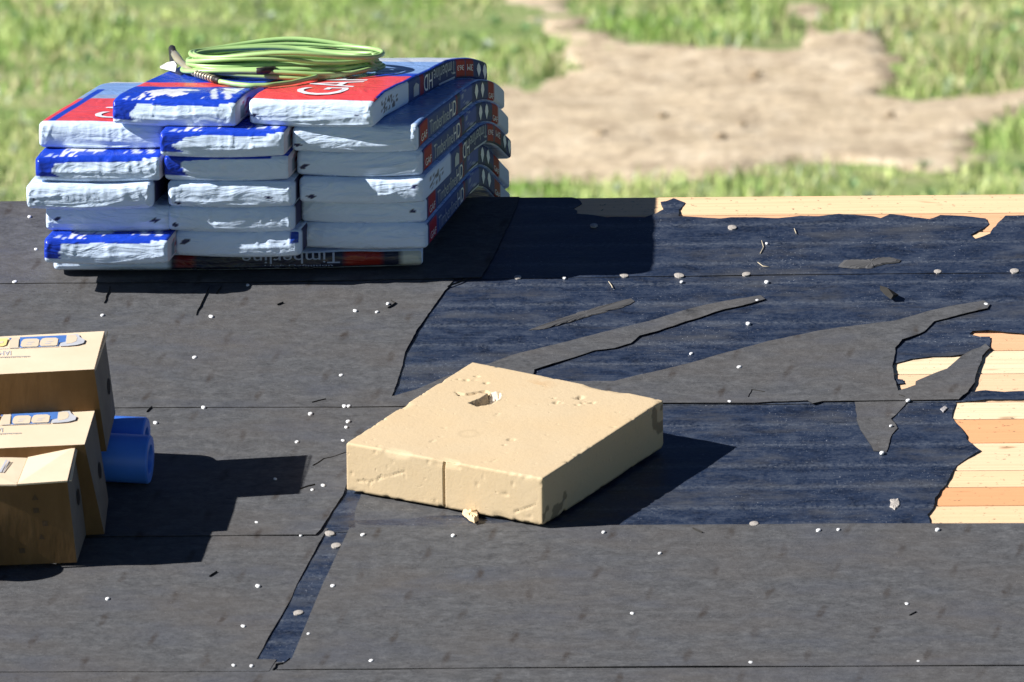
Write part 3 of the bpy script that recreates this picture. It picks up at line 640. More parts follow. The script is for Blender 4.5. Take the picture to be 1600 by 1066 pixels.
def band(t, z, T, kind, seed, W):
    """print on the long side of the wrapper"""
    c = np.tile(np.array(NAVY), (len(t), 1)); ol = (vnoise(P3(t * 9, z * 30, seed), seed) > .15) & (t > .45); c[ol] = OLV
    pr = (t > .08) & (t < .45); c[pr] = (.04, .075, .25)
    if kind == 'rev':
        c[t < .30] = WHT; c[(t > .40) & (t < .435) & (z > T * .1)] = (.22, .02, .06)
        c[(t > .715) & (t < .79) & (z > T * .12)] = (.36, .018, .02); c[(t > .805) & (t < .87) & (z > T * .12)] = (.30, .016, .02)
        bc = (t > .06) & (t < .21) & (z > T * .25) & (z < T * .75) & (vnoise(P3(t * 120, z * 160, 0), 3) > .15); c[bc] = (.14, .15, .2)
    else:
        c[(t > .025) & (t < .105) & (z > T * .1) & (z < T * .9)] = (.34, .012, .03); c[t < .012] = WHT
        c[(t > .44) & (t < .455)] = (.2, .02, .05)
        c[(t > .49) & (t < .62) & (z > T * .25)] = (.06, .10, .36); hl = (t > .50) & (t < .61) & (z > T * .2) & (vnoise(P3(t * 60, z * 130, 1), 5) > .35); c[hl] = (.3, .36, .5)
        c[(t > .80) & (t < .865)] = (.34, .02, .02); c[t > .865] = (.62, .68, .76)
    return c
def paint(kind, nm, p, W, L, T, seed):
    a, t, z = p[:, 0], p[:, 1], p[:, 2]; n = len(p); c = np.tile(np.array(WHT), (n, 1)); wob = vnoise(P3(a * 9, t * 6, z * 8 + seed), seed)
    if kind in ('red', 'redl'):
        if nm == 'top':
            c[:] = SKYF; c[t > .62] = (.55, .6, .68); m = (t > .016 + .004 * wob) & (t < .36); c[m] = RED
            c[(t > .36) & (t < .42)] = BLU if kind == 'red' else (.3, .4, .62)
            if kind == 'redl': c[(a > .022) & (a < .04) & (t < .5) & (t > .016)] = BLU
            c[(a > W - .010) & (t > .05)] = BLU
            c[(t <= .016 + .004 * wob)] = WHT
        if nm == 'right': c = band(t, z, T, 'rev', seed, W)
        if nm == 'left': c[:] = BLU; c[t < .04] = WHT
    elif kind == 'blue' :
        fr = z / T + .25 * wob
        if nm == 'top':
            c[:] = BLU; c[(t > .165) & (t < .24) & (seed % 2 == 0)] = RED
            if seed % 2 == 0: c[(t > .24) & (t < .26)] = BLU
            c[t > .55] = SKYF
            q = rhomb(a, t, .105, .085, .045, .05) | rhomb(a, t, .150, .112, .05, .022) | rhomb(a, t, .148, .062, .035, .030); c[q] = (.78, .80, .86)
            q = (np.abs(a - .085) < .024) & (np.abs(t - .045) < .04) & (vnoise(P3(a * 160, t * 60, 0), 4) > -.1); c[q] = (.78, .80, .86)
            q = (a > .225) & (a < .30) & (t > .02) & (t < .15) & ((np.sin((a + t * .35) * 170) > .15) | (a > .262) & (t > .07)); c[q] = (.62, .68, .82)
            q = (a > .02) & (a < .06) & (t < .03) & (vnoise(P3(a * 140, t * 100, 2), 2) > .2); c[q] = (.4, .48, .75)
        if nm == 'front':
            x = a / W; zz = z / T
            low = .80 + .05 * np.sin(x * 3.1) + .05 * vnoise(P3(a * 14, 0 * a, seed), seed) + .12 * (x > .86)
            c[(zz > low) & (x > .0)] = BLU
            edge = .13 + .05 * vnoise(P3(z * 60, 0 * a, seed), seed + 1); m = (x < edge + .12 * np.abs(zz - .5)) & (zz > .22 + .1 * x); c[m] = (.010, .04, .42)
            c[(zz > .6) & (x > .93)] = WHT
        if nm == 'left': c[:] = (.01, .045, .45); c[z < T * .15] = WHT
        if nm == 'right': c[:] = (.62, .58, .66); q = (t > .05) & (t < .16) & (z > T * .2) & (z < T * .8) & (vnoise(P3(t * 110, z * 150, 0), 7) > .1); c[q] = (.45, .12, .2); q = (t > .03) & (t < .06) & (z > T * .2) & (z < T * .7); c[q] = (.2, .25, .33); c[t > .22] = NAVY; c[(t > .26) & (t < .34)] = (.5, .03, .05)
    elif kind in ('white', 'fwd', 'rev'):
        if nm == 'top': c[:] = SKYF if kind != 'white' else WHT; c[(t < .02) & (a < W)] = WHT
        if nm == 'right': c = band(t, z, T, 'rev' if kind == 'rev' else 'fwd', seed, W) if kind != 'white' else np.where((t > .03)[:, None], np.array([.05, .05, .12]), c)
        if nm == 'left': c[t > .03] = BLU
        if nm == 'front' and kind == 'white' and seed % 3 == 1:
            c[(a / W > .93) & (z / T > .55)] = (.02, .06, .35)
    elif kind == 'base':
        if nm in ('front', 'left', 'right', 'back'): c[:] = WHT
        if nm == 'right': c = None or np.tile(np.array(NAVY), (n, 1))
    # small dark rips in the end film
    if nm == 'front':
        r = np.random.default_rng(seed + 40)
        for k in range(2):
            if r.random() < .5: continue
            sc_ = r.uniform(.5, 1.1)
            ca, cz = (W * r.uniform(.80, .94), T * r.uniform(.35, .75)) if k else (W * r.uniform(.05, .12), T * r.uniform(.2, .6))
            q = (np.abs(a - ca) / (.014 * sc_) + np.abs(z - cz + r.uniform(-.5, .1) * (a - ca)) / (.007 * sc_) + .35 * vnoise(P3(a * 90, z * 90, seed), 3)) < 1
            if kind in ('fwd', 'rev', 'red', 'white'): c[q] = (.02, .025, .09)
    return c

def text_verts(body):
    cu = bpy.data.curves.new('t', 'FONT'); cu.body = body; cu.size = 1; cu.resolution_u = 3
    o = bpy.data.objects.new('t', cu); COL.objects.link(o); bpy.context.view_layer.update()
    me = bpy.data.meshes.new_from_object(o); V = np.array([v.co[:2] for v in me.vertices]); F = [tuple(p.vertices) for p in me.polygons]
    bpy.data.objects.remove(o); bpy.data.curves.remove(cu); bpy.data.meshes.remove(me)
    V -= V.min(0); V /= np.array([V[:, 0].max(), V[:, 1].max()]); return V, F
TXT = {}
def side_text(root, mp, body, t0, t1, z0, z1, mat, W=BW, rot=False, on='right', name='lettering'):
    if body not in TXT: TXT[body] = text_verts(body)
    V, F = TXT[body]; x, y = V[:, 0], V[:, 1]
    if rot: x, y = 1 - x, 1 - y
    if on == 'right': P = mp(np.full(len(x), W + .0012), t0 + x * (t1 - t0), z0 + y * (z1 - z0))
    elif on == 'top': P = mp(z0 + (1 - y) * (z1 - z0), t0 + x * (t1 - t0), np.full(len(x), BT + .0016))
    elif on == 'front': P = mp(t0 + x * (t1 - t0), np.full(len(x), W), z0 + y * (z1 - z0))
    return mk(name, P, F, mat, root)
def side_poly(root, mp, pts, mat, W=BW, name='emblem', on='right'):
    pts = np.array(pts)
    if on == 'right': P = mp(np.full(len(pts), W + .0012), pts[:, 0], pts[:, 1])
    else: P = mp(pts[:, 0], pts[:, 1], np.full(len(pts), BT + .0016))
    return mk(name, P, [tuple(range(len(pts)))], mat, root)
def diamond(root, mp, tc, zc, rt, rz, mat=WHITEINK): side_poly(root, mp, [(tc - rt, zc), (tc, zc - rz), (tc + rt, zc), (tc + rt * .7, zc + rz * .6), (tc, zc + rz), (tc - rt * .7, zc + rz * .6)], mat)
def dress(root, mp, kind):
    T = BT
    if kind in ('red', 'rev'):
        side_text(root, mp, 'HD', .43, .505, T * .18, T * .86, WHITEINK, rot=True)
        side_text(root, mp, 'Timberline', .515, .705, T * .32, T * .92, GREYINK, rot=True)
        side_poly(root, mp, [(.56, T * .12), (.70, T * .12), (.70, T * .2), (.56, T * .2)], GREYINK)
        side_text(root, mp, '363', .725, .782, T * .42, T * .66, WHITEINK, rot=True); side_text(root, mp, '3M', .812, .862, T * .4, T * .7, WHITEINK, rot=True)
        diamond(root, mp, .915, T * .5, .018, T * .33); diamond(root, mp, .968, T * .5, .018, T * .36)
        side_poly(root, mp, [(.34, T * .2), (.385, T * .2), (.385, T * .62), (.36, T * .75), (.34, T * .6)], GREYINK)
    if kind == 'fwd':
        side_text(root, mp, 'GAF', .035, .10, T * .22, T * .5, WHITEINK)
        side_text(root, mp, 'Timberline', .13, .345, T * .2, T * .74, GREYINK); side_text(root, mp, 'HD', .355, .43, T * .2, T * .82, WHITEINK)
        side_text(root, mp, 'GAF', .805, .86, T * .12, T * .38, WHITEINK)
        diamond(root, mp, .665, T * .5, .02, T * .36); diamond(root, mp, .735, T * .5, .02, T * .36)
        side_poly(root, mp, [(.50, T * .12), (.61, T * .12), (.61, T * .18), (.50, T * .18)], GREYINK)

LH = .0705
R_ = 'right hand column of the stack'; GRP = 'wrapped bundles in the stack on the ridge'
spec = [  # name, x, y of lower left front corner, layer, axis yaw, kind, front yaw, label, seed, fine
    (68, 412, 0, 12.5, 'blue', 2, 'bottom bundle of the left column, with blue top edge and white crinkled end', 3, False),
    (71, 361, 1, 12.5, 'white', 2, 'plain pale bundle in the left column, directly above the blue edged bottom one', 5, False),
    (41, 327, 2, 12.5, 'white', 1, 'sunlit white bundle jutting out farthest to the left, middle of the left column', 6, False),
    (55, 283, 3, 13, 'blue', 2, 'blue edged bundle directly under the red topped bundle of the left column', 7, False),
    (60, 231, 4, 14, 'redl', 3, 'top bundle of the left column, red top with white letters and a blue stripe', 8, True),
    (273, 400, 0, 12.5, 'white', 3, 'bottom white bundle of the middle column, beside the bottom blue edged one', 10, False),
    (262, 361, 1, 12.5, 'white', 3, 'white bundle second from the bottom of the middle column', 11, False),
    (262, 323, 2, 12.5, 'white', 2, 'bright crinkled white bundle third from the bottom of the middle column', 12, False),
    (256, 282, 3, 12.5, 'blue', 1, 'third bundle from the top of the middle column, blue at its left end', 13, False),
    (249, 245, 4, 13, 'blue', 1, 'second bundle from the top of the middle column, with a blue left corner', 15, False),
    (175, 194, 5, 17.5, 'blue', 7, 'blue topped bundle with a red stripe and white emblem, under the green hose', 14, True),
    (472, 387, 0, 12.5, 'fwd', 4, 'bottom bundle of the right column, closest to the roof ridge', 20, False),
    (470, 347, 1, 12.5, 'fwd', 3, 'second bundle from the bottom of the right column', 21, False),
    (467, 317, 2, 13, 'rev', 2, 'third bundle from the bottom of the right column, white round its side corner', 22, False),
    (463, 274, 3, 13, 'fwd', 3, 'third bundle from the top of the right column, sunlit patch on its white end', 23, False),
    (456, 237, 4, 13, 'fwd', 2, 'bundle in the right column directly under the red topped bundle', 24, False),
    (389, 195, 5, 17, 'red', 7, 'top bundle of the right column, red top with white letters and arched lettered side', 26, True)]
for (x, y, k, psi, kind, yw, lab, sd_, fine) in spec:
    H = LH * k
    root, mp = build_bundle('shingle_bundle', x, y, H, psi, kind, yw, fine=fine, seed=sd_)
    tag(root, lab, 'shingle bundle', GRP)
    dress(root, mp, kind)
    if kind == 'red': side_text(root, mp, 'GAF', .045, .33, .095, .225, WHITEINK, on='top')
    if kind == 'redl': side_text(root, mp, 'GAF', .045, .33, .12, .25, WHITEINK, on='top')
# crosswise bundle below the others
ub, vb = roofuv(84, 424, .022); ub2, vb2 = roofuv(661, 416, .022)
def base_map(a, t, z):            # a runs along the ridge, t up the slope
    a, t, z = np.broadcast_arrays(np.asarray(a, float), t, z)
    u = ub + a * (ub2 - ub) / .98; v = vb - t + (vb2 - vb) * a / .98; h = .022 - .060 * t + z
    return np.stack([u, -math.cos(Q) * v - math.sin(Q) * h, RZ - math.sin(Q) * v + math.cos(Q) * h], -1)
def paint_base():
    pass
_p = paint
def paint(kind, nm, p, W, L, T, seed):
    if kind == 'base':
        c = np.tile(np.array(WHT), (len(p), 1)); a, t, z = p[:, 0], p[:, 1], p[:, 2]
        if nm == 'front':
            c[(a > .30) & (a < .925)] = (.022, .026, .05); c[z < .005] = (.35, .4, .4); c[(a > .78) & (a < .88) & (z > T * .2)] = (.24, .022, .015); c[(a > .32) & (a < .38) & (z > T * .3)] = (.14, .012, .015)
            c[a > .925] = (.55, .58, .52)
        return c
    return _p(kind, nm, p, W, L, T, seed)
root, mp = build_bundle('shingle_bundle', 0, 0, 0, 0, 'base', W=.98, L=.33, T=.048, seed=30, mapping=base_map)
tag(root, 'lettered dark side of the crosswise bundle lying lowest, under all three columns', 'shingle bundle', GRP)
side_text(root, mp, 'Timberline', .50, .76, .016, .046, GREYINK, W=-.0125, rot=True, on='front')
side_text(root, mp, 'High Definition', .56, .74, .0055, .0125, GREYINK, W=-.0105, on='front')
# ------------------------------------------------------------------ tubes helper
def tube(name, pts, rad, mat, parent, seg=10, closed=False, caps=True):
    pts = [Vector(p) for p in pts]; n = len(pts); V = []; F = []; rr = rad if hasattr(rad, '__len__') else [rad] * n; up = Vector((0, 0, 1))
    for i, p in enumerate(pts):
        if closed: d = pts[(i + 1) % n] - pts[i - 1]
        else: d = pts[min(i + 1, n - 1)] - pts[max(i - 1, 0)]
        d.normalize(); s = d.cross(up)
        if s.length < 1e-3: s = d.cross(Vector((1, 0, 0)))
        s.normalize(); t = s.cross(d)
        for k in range(seg):
            a = 6.28318 * k / seg; V.append(p + s * math.cos(a) * rr[i] + t * math.sin(a) * rr[i])
    for i in range(n if closed else n - 1):
        j = (i + 1) % n
        for k in range(seg): l = (k + 1) % seg; F.append((i * seg + k, i * seg + l, j * seg + l, j * seg + k))
    if caps and not closed: F.append(tuple(range(seg - 1, -1, -1))); F.append(tuple((n - 1) * seg + k for k in range(seg)))
    o = mk(name, V, F, mat, parent, smooth=True)
    return o

# ------------------------------------------------------------------ coiled hose on top
HT = LH * 6
cu_, cs_ = solve(437, 112, HT)
hose = empty('air_hose', crvp(cu_, cs_, HT)); tag(hose, 'coil of lime green hose with metal fittings lying on top of the shingle stack', 'hose')
r = np.random.default_rng(3); pts = []
NL = 12; SEG = 64
dA = r.uniform(-.045, .012, NL + 1); dB = r.uniform(-.075, .045, NL + 1); ox = r.uniform(-.02, .02, NL + 1); oy = r.uniform(-.035, .03, NL + 1); ph = r.uniform(-.5, .5, NL + 1)
for i in range(NL * SEG):
    f = i / SEG; k = int(f); w_ = f - k; w_ = w_ * w_ * (3 - 2 * w_); g = lambda q: q[k] + (q[k + 1] - q[k]) * w_
    A = .262 + g(dA); B = .125 + g(dB); th = 2 * math.pi * f + .4
    cx = A * math.cos(th) * (1 + .05 * math.cos(3 * th + g(ph))); cy = B * math.sin(th) * (1 + .06 * math.sin(2 * th + 2 * g(ph)))
    z = .0085 + .0042 * k + .004 * math.sin(2 * th + k * 2.1) + .003 * math.sin(3 * th + k)
    pts.append(crvp(cu_ + cx + g(ox), cs_ + cy + g(oy), HT, z + max(0, .02 * abs(math.sin(th)) ** 6) * (k / NL)))
tube('hose_loops', pts, .0062, HOSE, hose, 8)
def hp(x, y, z=.012): u, s = solve(x, y + z * 585, HT); return crvp(u, s, HT, z)
def chain(name, lst, mat, parent, seg=10, n=5):
    P = []; R = []
    for i in range(len(lst) - 1):
        a, ra = lst[i]; b, rb = lst[i + 1]
        for k in range(n): f = k / n; P.append(a.lerp(b, f)); R.append(ra + (rb - ra) * f)
    P.append(lst[-1][0]); R.append(lst[-1][1]); return tube(name, P, R, mat, parent, seg)
chain('hose_tail', [(hp(343, 127), .006), (hp(365, 131, .009), .006), (hp(392, 133.5, .008), .006), (hp(420, 133, .008), .006), (hp(455, 129, .008), .006), (hp(490, 121, .01), .006), (hp(520, 110, .014), .006), (hp(543, 98, .02), .006), (hp(553, 86, .03), .006), (hp(549, 77, .035), .006), (hp(530, 71, .036), .006)], HOSE, hose)
sg = chain('spring_guard', [(hp(305, 114), .0085), (hp(322, 119.5), .009), (hp(343, 126), .008)], RUBB, hose)
for k in range(8):
    f = k / 7; p = hp(308 + 29 * f, 115.2 + 8.8 * f, .012); q = hp(309.4 + 29 * f, 115.6 + 8.8 * f, .012); tube('guard_ring', [p, q], .0102, BRASS if k < 7 else RUBB, sg, 12)
ft = chain('hose_fitting', [(hp(273, 82, .03), .010), (hp(278, 90, .026), .011), (hp(284, 97, .02), .0085), (hp(292, 105, .016), .011), (hp(297, 108, .014), .0075), (hp(305, 114, .012), .0095)], BRASS, hose, 8, 3)
chain('hose_coupling', [(hp(401, 110, .03), .0085), (hp(408, 110, .03), .0095), (hp(426, 108, .03), .0095), (hp(431, 108, .03), .008)], RUBB, hose)
chain('swivel_cap', [(hp(272, 80, .03), .008), (hp(269, 72, .04), .0095), (hp(269.5, 61, .05), .0095)], RUBB, hose)
chain('hose_end', [(hp(269.5, 62, .05), .0055), (hp(276, 56, .05), .0055), (hp(290, 55, .045), .0055), (hp(312, 59, .04), .0055), (hp(345, 67, .035), .0055)], HOSE, hose)
tg = [hp(250, 103, .008), hp(262, 96, .014), hp(272, 94, .02), hp(276, 100, .02), hp(274, 111, .012), hp(262, 108, .01), hp(250, 105, .006)]
mk('paper_tag', tg + [p + Vector((0, .002, -.002)) for p in tg], [tuple(range(7)), tuple(range(13, 6, -1))] + [(i, (i + 1) % 7, 7 + (i + 1) % 7, 7 + i) for i in range(7)], CLEARP, hose)

# ------------------------------------------------------------------ cast block
def block():
    h = .128
    fl = np.array(roofuv(540, 692, h + .012)); fr = np.array(roofuv(848, 748, h + .012)); br = np.array(roofuv(1037, 625, h + .012)); bl = np.array(roofuv(738, 565, h + .012))
    nxx, nyy, nz = 150, 170, 34
    def uvp(i, j): return (fl * (1 - i) * (1 - j) + fr * i * (1 - j) + br * i * j + bl * (1 - i) * j)
    W, L = np.linalg.norm(fr - fl), np.linalg.norm(bl - fl)
    I = np.unique(np.round(np.concatenate([np.linspace(0, 1, nxx), [.492, .496, .4975, .5005, .502, .506, .004, .008]]), 5)); J = np.linspace(0, 1, nyy); Z = np.linspace(0, 1, nz)
    def grid(P, Qq, f):
        p, q = np.meshgrid(P, Qq, indexing='ij'); return f(p, q).reshape(-1, 3), len(P), len(Qq)
    G = [(*grid(I, Z, lambda p, q: np.stack([p, 0 * p, q], -1)), 0), (*grid(I, Z, lambda p, q: np.stack([p, 0 * p + 1, q], -1)), 1), (*grid(I, J, lambda p, q: np.stack([p, q, 0 * p + 1], -1)), 0),
         (*grid(I, J, lambda p, q: np.stack([p, q, 0 * p], -1)), 1), (*grid(J, Z, lambda p, q: np.stack([0 * p, p, q], -1)), 1), (*grid(J, Z, lambda p, q: np.stack([0 * p + 1, p, q], -1)), 0)]
    allp = np.concatenate([g[0] for g in G]); U, inv = np.unique(np.round(allp, 6), axis=0, return_inverse=True); inv = inv.ravel(); quads = []; off = 0
    for pts, n1, n2, flip in G:
        i, j = np.meshgrid(np.arange(n1 - 1), np.arange(n2 - 1), indexing='ij'); k = (i * n2 + j).ravel(); q = np.stack([k, k + n2, k + n2 + 1, k + 1], 1)
        if flip: q = q[:, ::-1]
        quads.append(inv[q + off]); off += len(pts)
    quads = np.concatenate(quads)
    D = np.array([W, L, h]); p = U * D; rr = .0045
    c = np.clip(p, rr, D - rr); d = p - c; nn = np.linalg.norm(d, axis=1, keepdims=True); p = np.where(nn > 1e-9, c + d / np.maximum(nn, 1e-9) * rr, p)
    nrm = np.where(nn > 1e-9, d / np.maximum(nn, 1e-9), np.where(U == 0, -1.0, np.where(U == 1, 1.0, 0.0)))
    nrm = nrm / np.maximum(np.linalg.norm(nrm, axis=1, keepdims=True), 1e-9)
    e = np.sort(np.minimum(p, D - p), axis=1)[:, 1]   # distance to the nearest edge
    f1 = vnoise(p * 9, 1); f2 = vnoise(p * 70, 2); f3 = vnoise(p * 28, 3)
    chip = np.clip(vnoise(p * 45, 5) + .6 * vnoise(p * 110, 6) - .32, 0, 1) * np.clip(1 - e / .012, 0, 1)
    chipB = np.clip(vnoise(p * 14, 8) - .42, 0, 1) * np.clip(1 - e / .02, 0, 1)
    disp = .0010 * f1 + .00012 * f2 - .0055 * chip - .014 * chipB
    disp -= .0025 * np.clip(vnoise(p * 60, 12) - .80, 0, 1) * 5
    p = p + nrm * disp[:, None]
    col = np.ones((len(p), 3))
    top = U[:, 2] > .999; xi, yj = U[:, 0], U[:, 1]
    # hole broken into the top; position worked out on the top face
    def ij(x, y):
        q = np.array(roofuv(x, y, h + .012)); A = np.column_stack([fr - fl, bl - fl]); return np.linalg.solve(A, q - fl)
    def polytop(pts): return [tuple(ij(*q)) for q in pts]
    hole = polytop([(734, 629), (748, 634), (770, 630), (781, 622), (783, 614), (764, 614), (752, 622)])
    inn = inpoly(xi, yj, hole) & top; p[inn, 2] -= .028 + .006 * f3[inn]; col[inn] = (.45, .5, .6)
    sh = polytop([(712, 612), (728, 615), (745, 612), (760, 609), (766, 614), (752, 613), (738, 617), (718, 618)])
    inn2 = inpoly(xi, yj, sh) & top; p[inn2, 2] -= .008
    white = polytop([(766, 614), (776, 612), (786, 616), (782, 624), (770, 628), (764, 622)]); iw = inpoly(xi, yj, white) & top; p[iw, 2] += .002 + .003 * f2[iw]; col[iw] = (1.2, 1.4, 1.9)
    for cx, cy, rx_ in ((874, 627, 8), (908, 618, 10), (866, 620, 5), (918, 626, 8), (905, 630, 4), (800, 686, 7), (930, 626, 5), (790, 694, 4), (728, 594, 6), (745, 588, 6), (716, 592, 4), (760, 598, 5)):
        ci = ij(cx, cy); dd = np.hypot((xi - ci[0]) * W, (yj - ci[1]) * L); q = np.clip(1 - dd / (rx_ / 600), 0, 1) * (vnoise(P3(p[:, 0] * 160, p[:, 1] * 160), 9) > -.1) * top; p[:, 2] -= .007 * q
    ci = ij(733, 677); dd = np.hypot((xi - ci[0]) * W, (yj - ci[1]) * L); ring = np.clip(1 - np.abs(dd - .022) / .010, 0, 1) * top; col *= (1 - .10 * ring)[:, None]
    ci = ij(845, 598); stain = np.clip(1 - np.hypot((xi - ci[0]) * W, (yj - ci[1]) * L) / .05, 0, 1) * top * (vnoise(P3(p[:, 0] * 50, p[:, 1] * 50), 19) > .0); col *= (1 - stain[:, None] * np.array([.05, .14, .22]))
    # saw cut down the middle of the front face
    fg = (U[:, 1] < .0001) & (np.abs(xi - .499) < .0062); p[fg, 1] += .03
    # crack lines in the front face
    fm = U[:, 1] < .0001
    for x0, y0, x1, y1 in ((.17, .38, .30, .62), (.05, .22, .16, .32), (.86, .2, .96, .42)):
        t_ = np.clip(((xi - x0) * (x1 - x0) + (U[:, 2] - y0) * (y1 - y0)) / ((x1 - x0) ** 2 + (y1 - y0) ** 2), 0, 1)
        dd = np.hypot((xi - x0 - t_ * (x1 - x0)) * W, (U[:, 2] - y0 - t_ * (y1 - y0)) * h) + .003 * vnoise(p * 80, 11); p[fm & (dd < .0025), 1] += .0025
    # darker blotches on the right face, and a broken darker band round the bottom
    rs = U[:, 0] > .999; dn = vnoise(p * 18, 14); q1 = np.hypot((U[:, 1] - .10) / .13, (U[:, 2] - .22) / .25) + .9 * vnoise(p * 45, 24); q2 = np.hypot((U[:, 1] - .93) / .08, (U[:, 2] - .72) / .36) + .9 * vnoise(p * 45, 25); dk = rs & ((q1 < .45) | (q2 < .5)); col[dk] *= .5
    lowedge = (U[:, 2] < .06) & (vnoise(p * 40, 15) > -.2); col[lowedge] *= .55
    fi = p[:, 0] / W; fj = p[:, 1] / L
    uv = (fl[None] * ((1 - fi) * (1 - fj))[:, None] + fr[None] * (fi * (1 - fj))[:, None] + br[None] * (fi * fj)[:, None] + bl[None] * ((1 - fi) * fj)[:, None])
    hh = p[:, 2] + .012
    Vw = np.stack([uv[:, 0], -math.cos(Q) * uv[:, 1] - math.sin(Q) * hh, RZ - math.sin(Q) * uv[:, 1] + math.cos(Q) * hh], 1)
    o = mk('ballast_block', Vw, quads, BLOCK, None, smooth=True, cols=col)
    return tag(o, 'thick square cream block with chipped edges and a hole broken into its top', 'block')
block()
def chunk(name, px, h0, th, mat, label, cat, seed=0, torn=.002):
    pts = [np.array(roofuv(*p, h0)) for p in px]; c = sum(pts) / len(pts); q = rough_poly([tuple(p) for p in pts], .006, torn, seed)
    n = len(q); V = [roofp(a, b, h0) for a, b in q] + [roofp(c[0] + (a - c[0]) * .86, c[1] + (b - c[1]) * .86, h0 + th * (1 + .3 * math.sin(i * 2.3))) for i, (a, b) in enumerate(q)] + [roofp(c[0], c[1], h0 + th * 1.25)]
    F = [(i, (i + 1) % n, n + (i + 1) % n, n + i) for i in range(n)] + [(n + i, n + (i + 1) % n, 2 * n) for i in range(n)] + [tuple(range(n - 1, -1, -1))]
    # orient
    o = mk(name, V, F, mat); return tag(o, label, cat)
CHIPM = plainmat('chip_cast', (.70, .54, .34), .85, .2, .08, 60)
chunk('block_chip', [(722, 803), (735, 803), (746, 804), (747, 813), (742, 818), (733, 813), (726, 808)], .010, .012, CHIPM, 'small cream chip broken off, lying just below the block front', 'chip')
chunk('block_chip', [(822, 806), (832, 803), (836, 808), (828, 813)], .010, .006, CHIPM, 'tiny cream crumb lying against the near corner of the block', 'chip', 3)
chunk('felt_scrap', [(1310, 417), (1318, 407), (1345, 407), (1390, 402), (1408, 406), (1404, 410), (1385, 412), (1362, 419), (1330, 420)], .005, .003, FELT, 'long curled grey felt scrap lying on the blue film near the ridge', 'felt scrap', 5, .003)
chunk('felt_scrap', [(825, 516), (860, 503), (905, 488), (950, 475), (985, 466), (992, 471), (975, 480), (930, 492), (880, 506), (850, 514)], .0045, .0016, FELT, 'slim grey felt sliver left on the blue film above the block', 'felt scrap', 6, .003)
def flake():
    a = [roofp(*roofuv(*p, .01), .01) for p in ((1375, 453), (1384, 462), (1392, 468), (1402, 463))]; t = [p + NRM * h + Vector((x, 0, 0)) for p, h, x in zip(a, (.012, .022, .012, .004), (0, .004, .006, .004))]
    n = 4; V = a + t; mk_o = mk('tar_flake', V, [(0, 1, 2, 3), (7, 6, 5, 4), (0, 4, 5, 1), (1, 5, 6, 2), (2, 6, 7, 3), (3, 7, 4, 0)], EDGE)
    tag(mk_o, 'small curled black flake standing on the blue film', 'flake')
flake()
chunk('plastic_scrap', [(1391, 780), (1405, 779), (1406, 790), (1399, 797), (1391, 793)], .005, .002, WASH, 'small crumpled silvery scrap on the blue film left of the bare boards', 'plastic scrap', 8)
chunk('plastic_scrap', [(1468, 640), (1476, 634), (1481, 638), (1474, 645)], .005, .0015, SLATEINK, 'tiny dull plastic piece on the blue film below the felt edge', 'plastic scrap', 9)
STRAW = plainmat('straw', (.55, .48, .35), .7)
for lab, pts_ in (('pale straw stalk standing near the ridge above the curled felt scrap', [(1190, 376), (1193, 386), (1188, 396)]), ('bent pale straw lying below the upright straw', [(1184, 410), (1192, 416), (1202, 417)]), ('short pale straw left of the film tear near the ridge', [(1241, 357), (1244, 365)]), ('small curved twig on the film seam', [(951, 440), (956, 447), (957, 450)])):
    o = tube('straw', [roofp(*roofuv(x, y, .007), .007) for x, y in pts_], .0011, STRAW, None, 6); tag(o, lab, 'straw', 'bits of straw on the roof')

# ------------------------------------------------------------------ boxes and blue tubes
def boxthing(name, label, FRp, BRp, ht, hb, shift, shiftb, wid, skew, group):
    FR = np.array(roofuv(*FRp, ht)); BR = np.array(roofuv(*BRp, ht)); d = BR - FR
    lf = np.array([-1.0, skew]); lf /= np.linalg.norm(lf)
    FL, BLc = FR + lf * wid, BR + lf * wid
    sh = [np.array([shift, 0]), np.array([shiftb, 0])]
    top = [roofp(*p, ht) for p in (FL, FR, BR, BLc)]; bot = [roofp(*(p + s), hb) for p, s in ((FL, sh[0]), (FR, sh[0]), (BR, sh[1]), (BLc, sh[1]))]
    root = empty(name, sum(bot, Vector()) / 4); tag(root, label, 'cardboard box', group)
    def panel(nm, a, b, c, e, mat, nsub=10, bow=.004, out=Vector((0, 0, 0)), parent=None):
        V = []; F = []
        for i in range(nsub + 1):
            for j in range(nsub + 1):
                s, t = i / nsub, j / nsub; p = a.lerp(b, s).lerp(e.lerp(c, s), t)
                p = p + out * bow * (math.sin(math.pi * s) * math.sin(math.pi * t) + .25 * float(vnoise(np.array([s * 3, t * 3, ht * 50]))) * math.sin(math.pi * s) * math.sin(math.pi * t)); V.append(p)
        for i in range(nsub):
            for j in range(nsub): k = i * (nsub + 1) + j; F.append((k, k + nsub + 1, k + nsub + 2, k + 1))
        return mk(nm, V, F, mat, parent or root, smooth=True)
    return root, top, bot, panel
grp = 'cardboard boxes at the left edge'
def holepad(root, f, u_, v_, ru, rv, par):     # dark pad painted for the shade inside a hand hole: f(s,t)->point
    n = 16; V = [f(u_ + ru * math.cos(6.2832 * k / n), v_ + rv * math.sin(6.2832 * k / n)) + Vector((.002, -.0005, 0)) for k in range(n)]
    mk('hole_shade_pad', V, [tuple(range(n))], HOLE_SHADE, par)
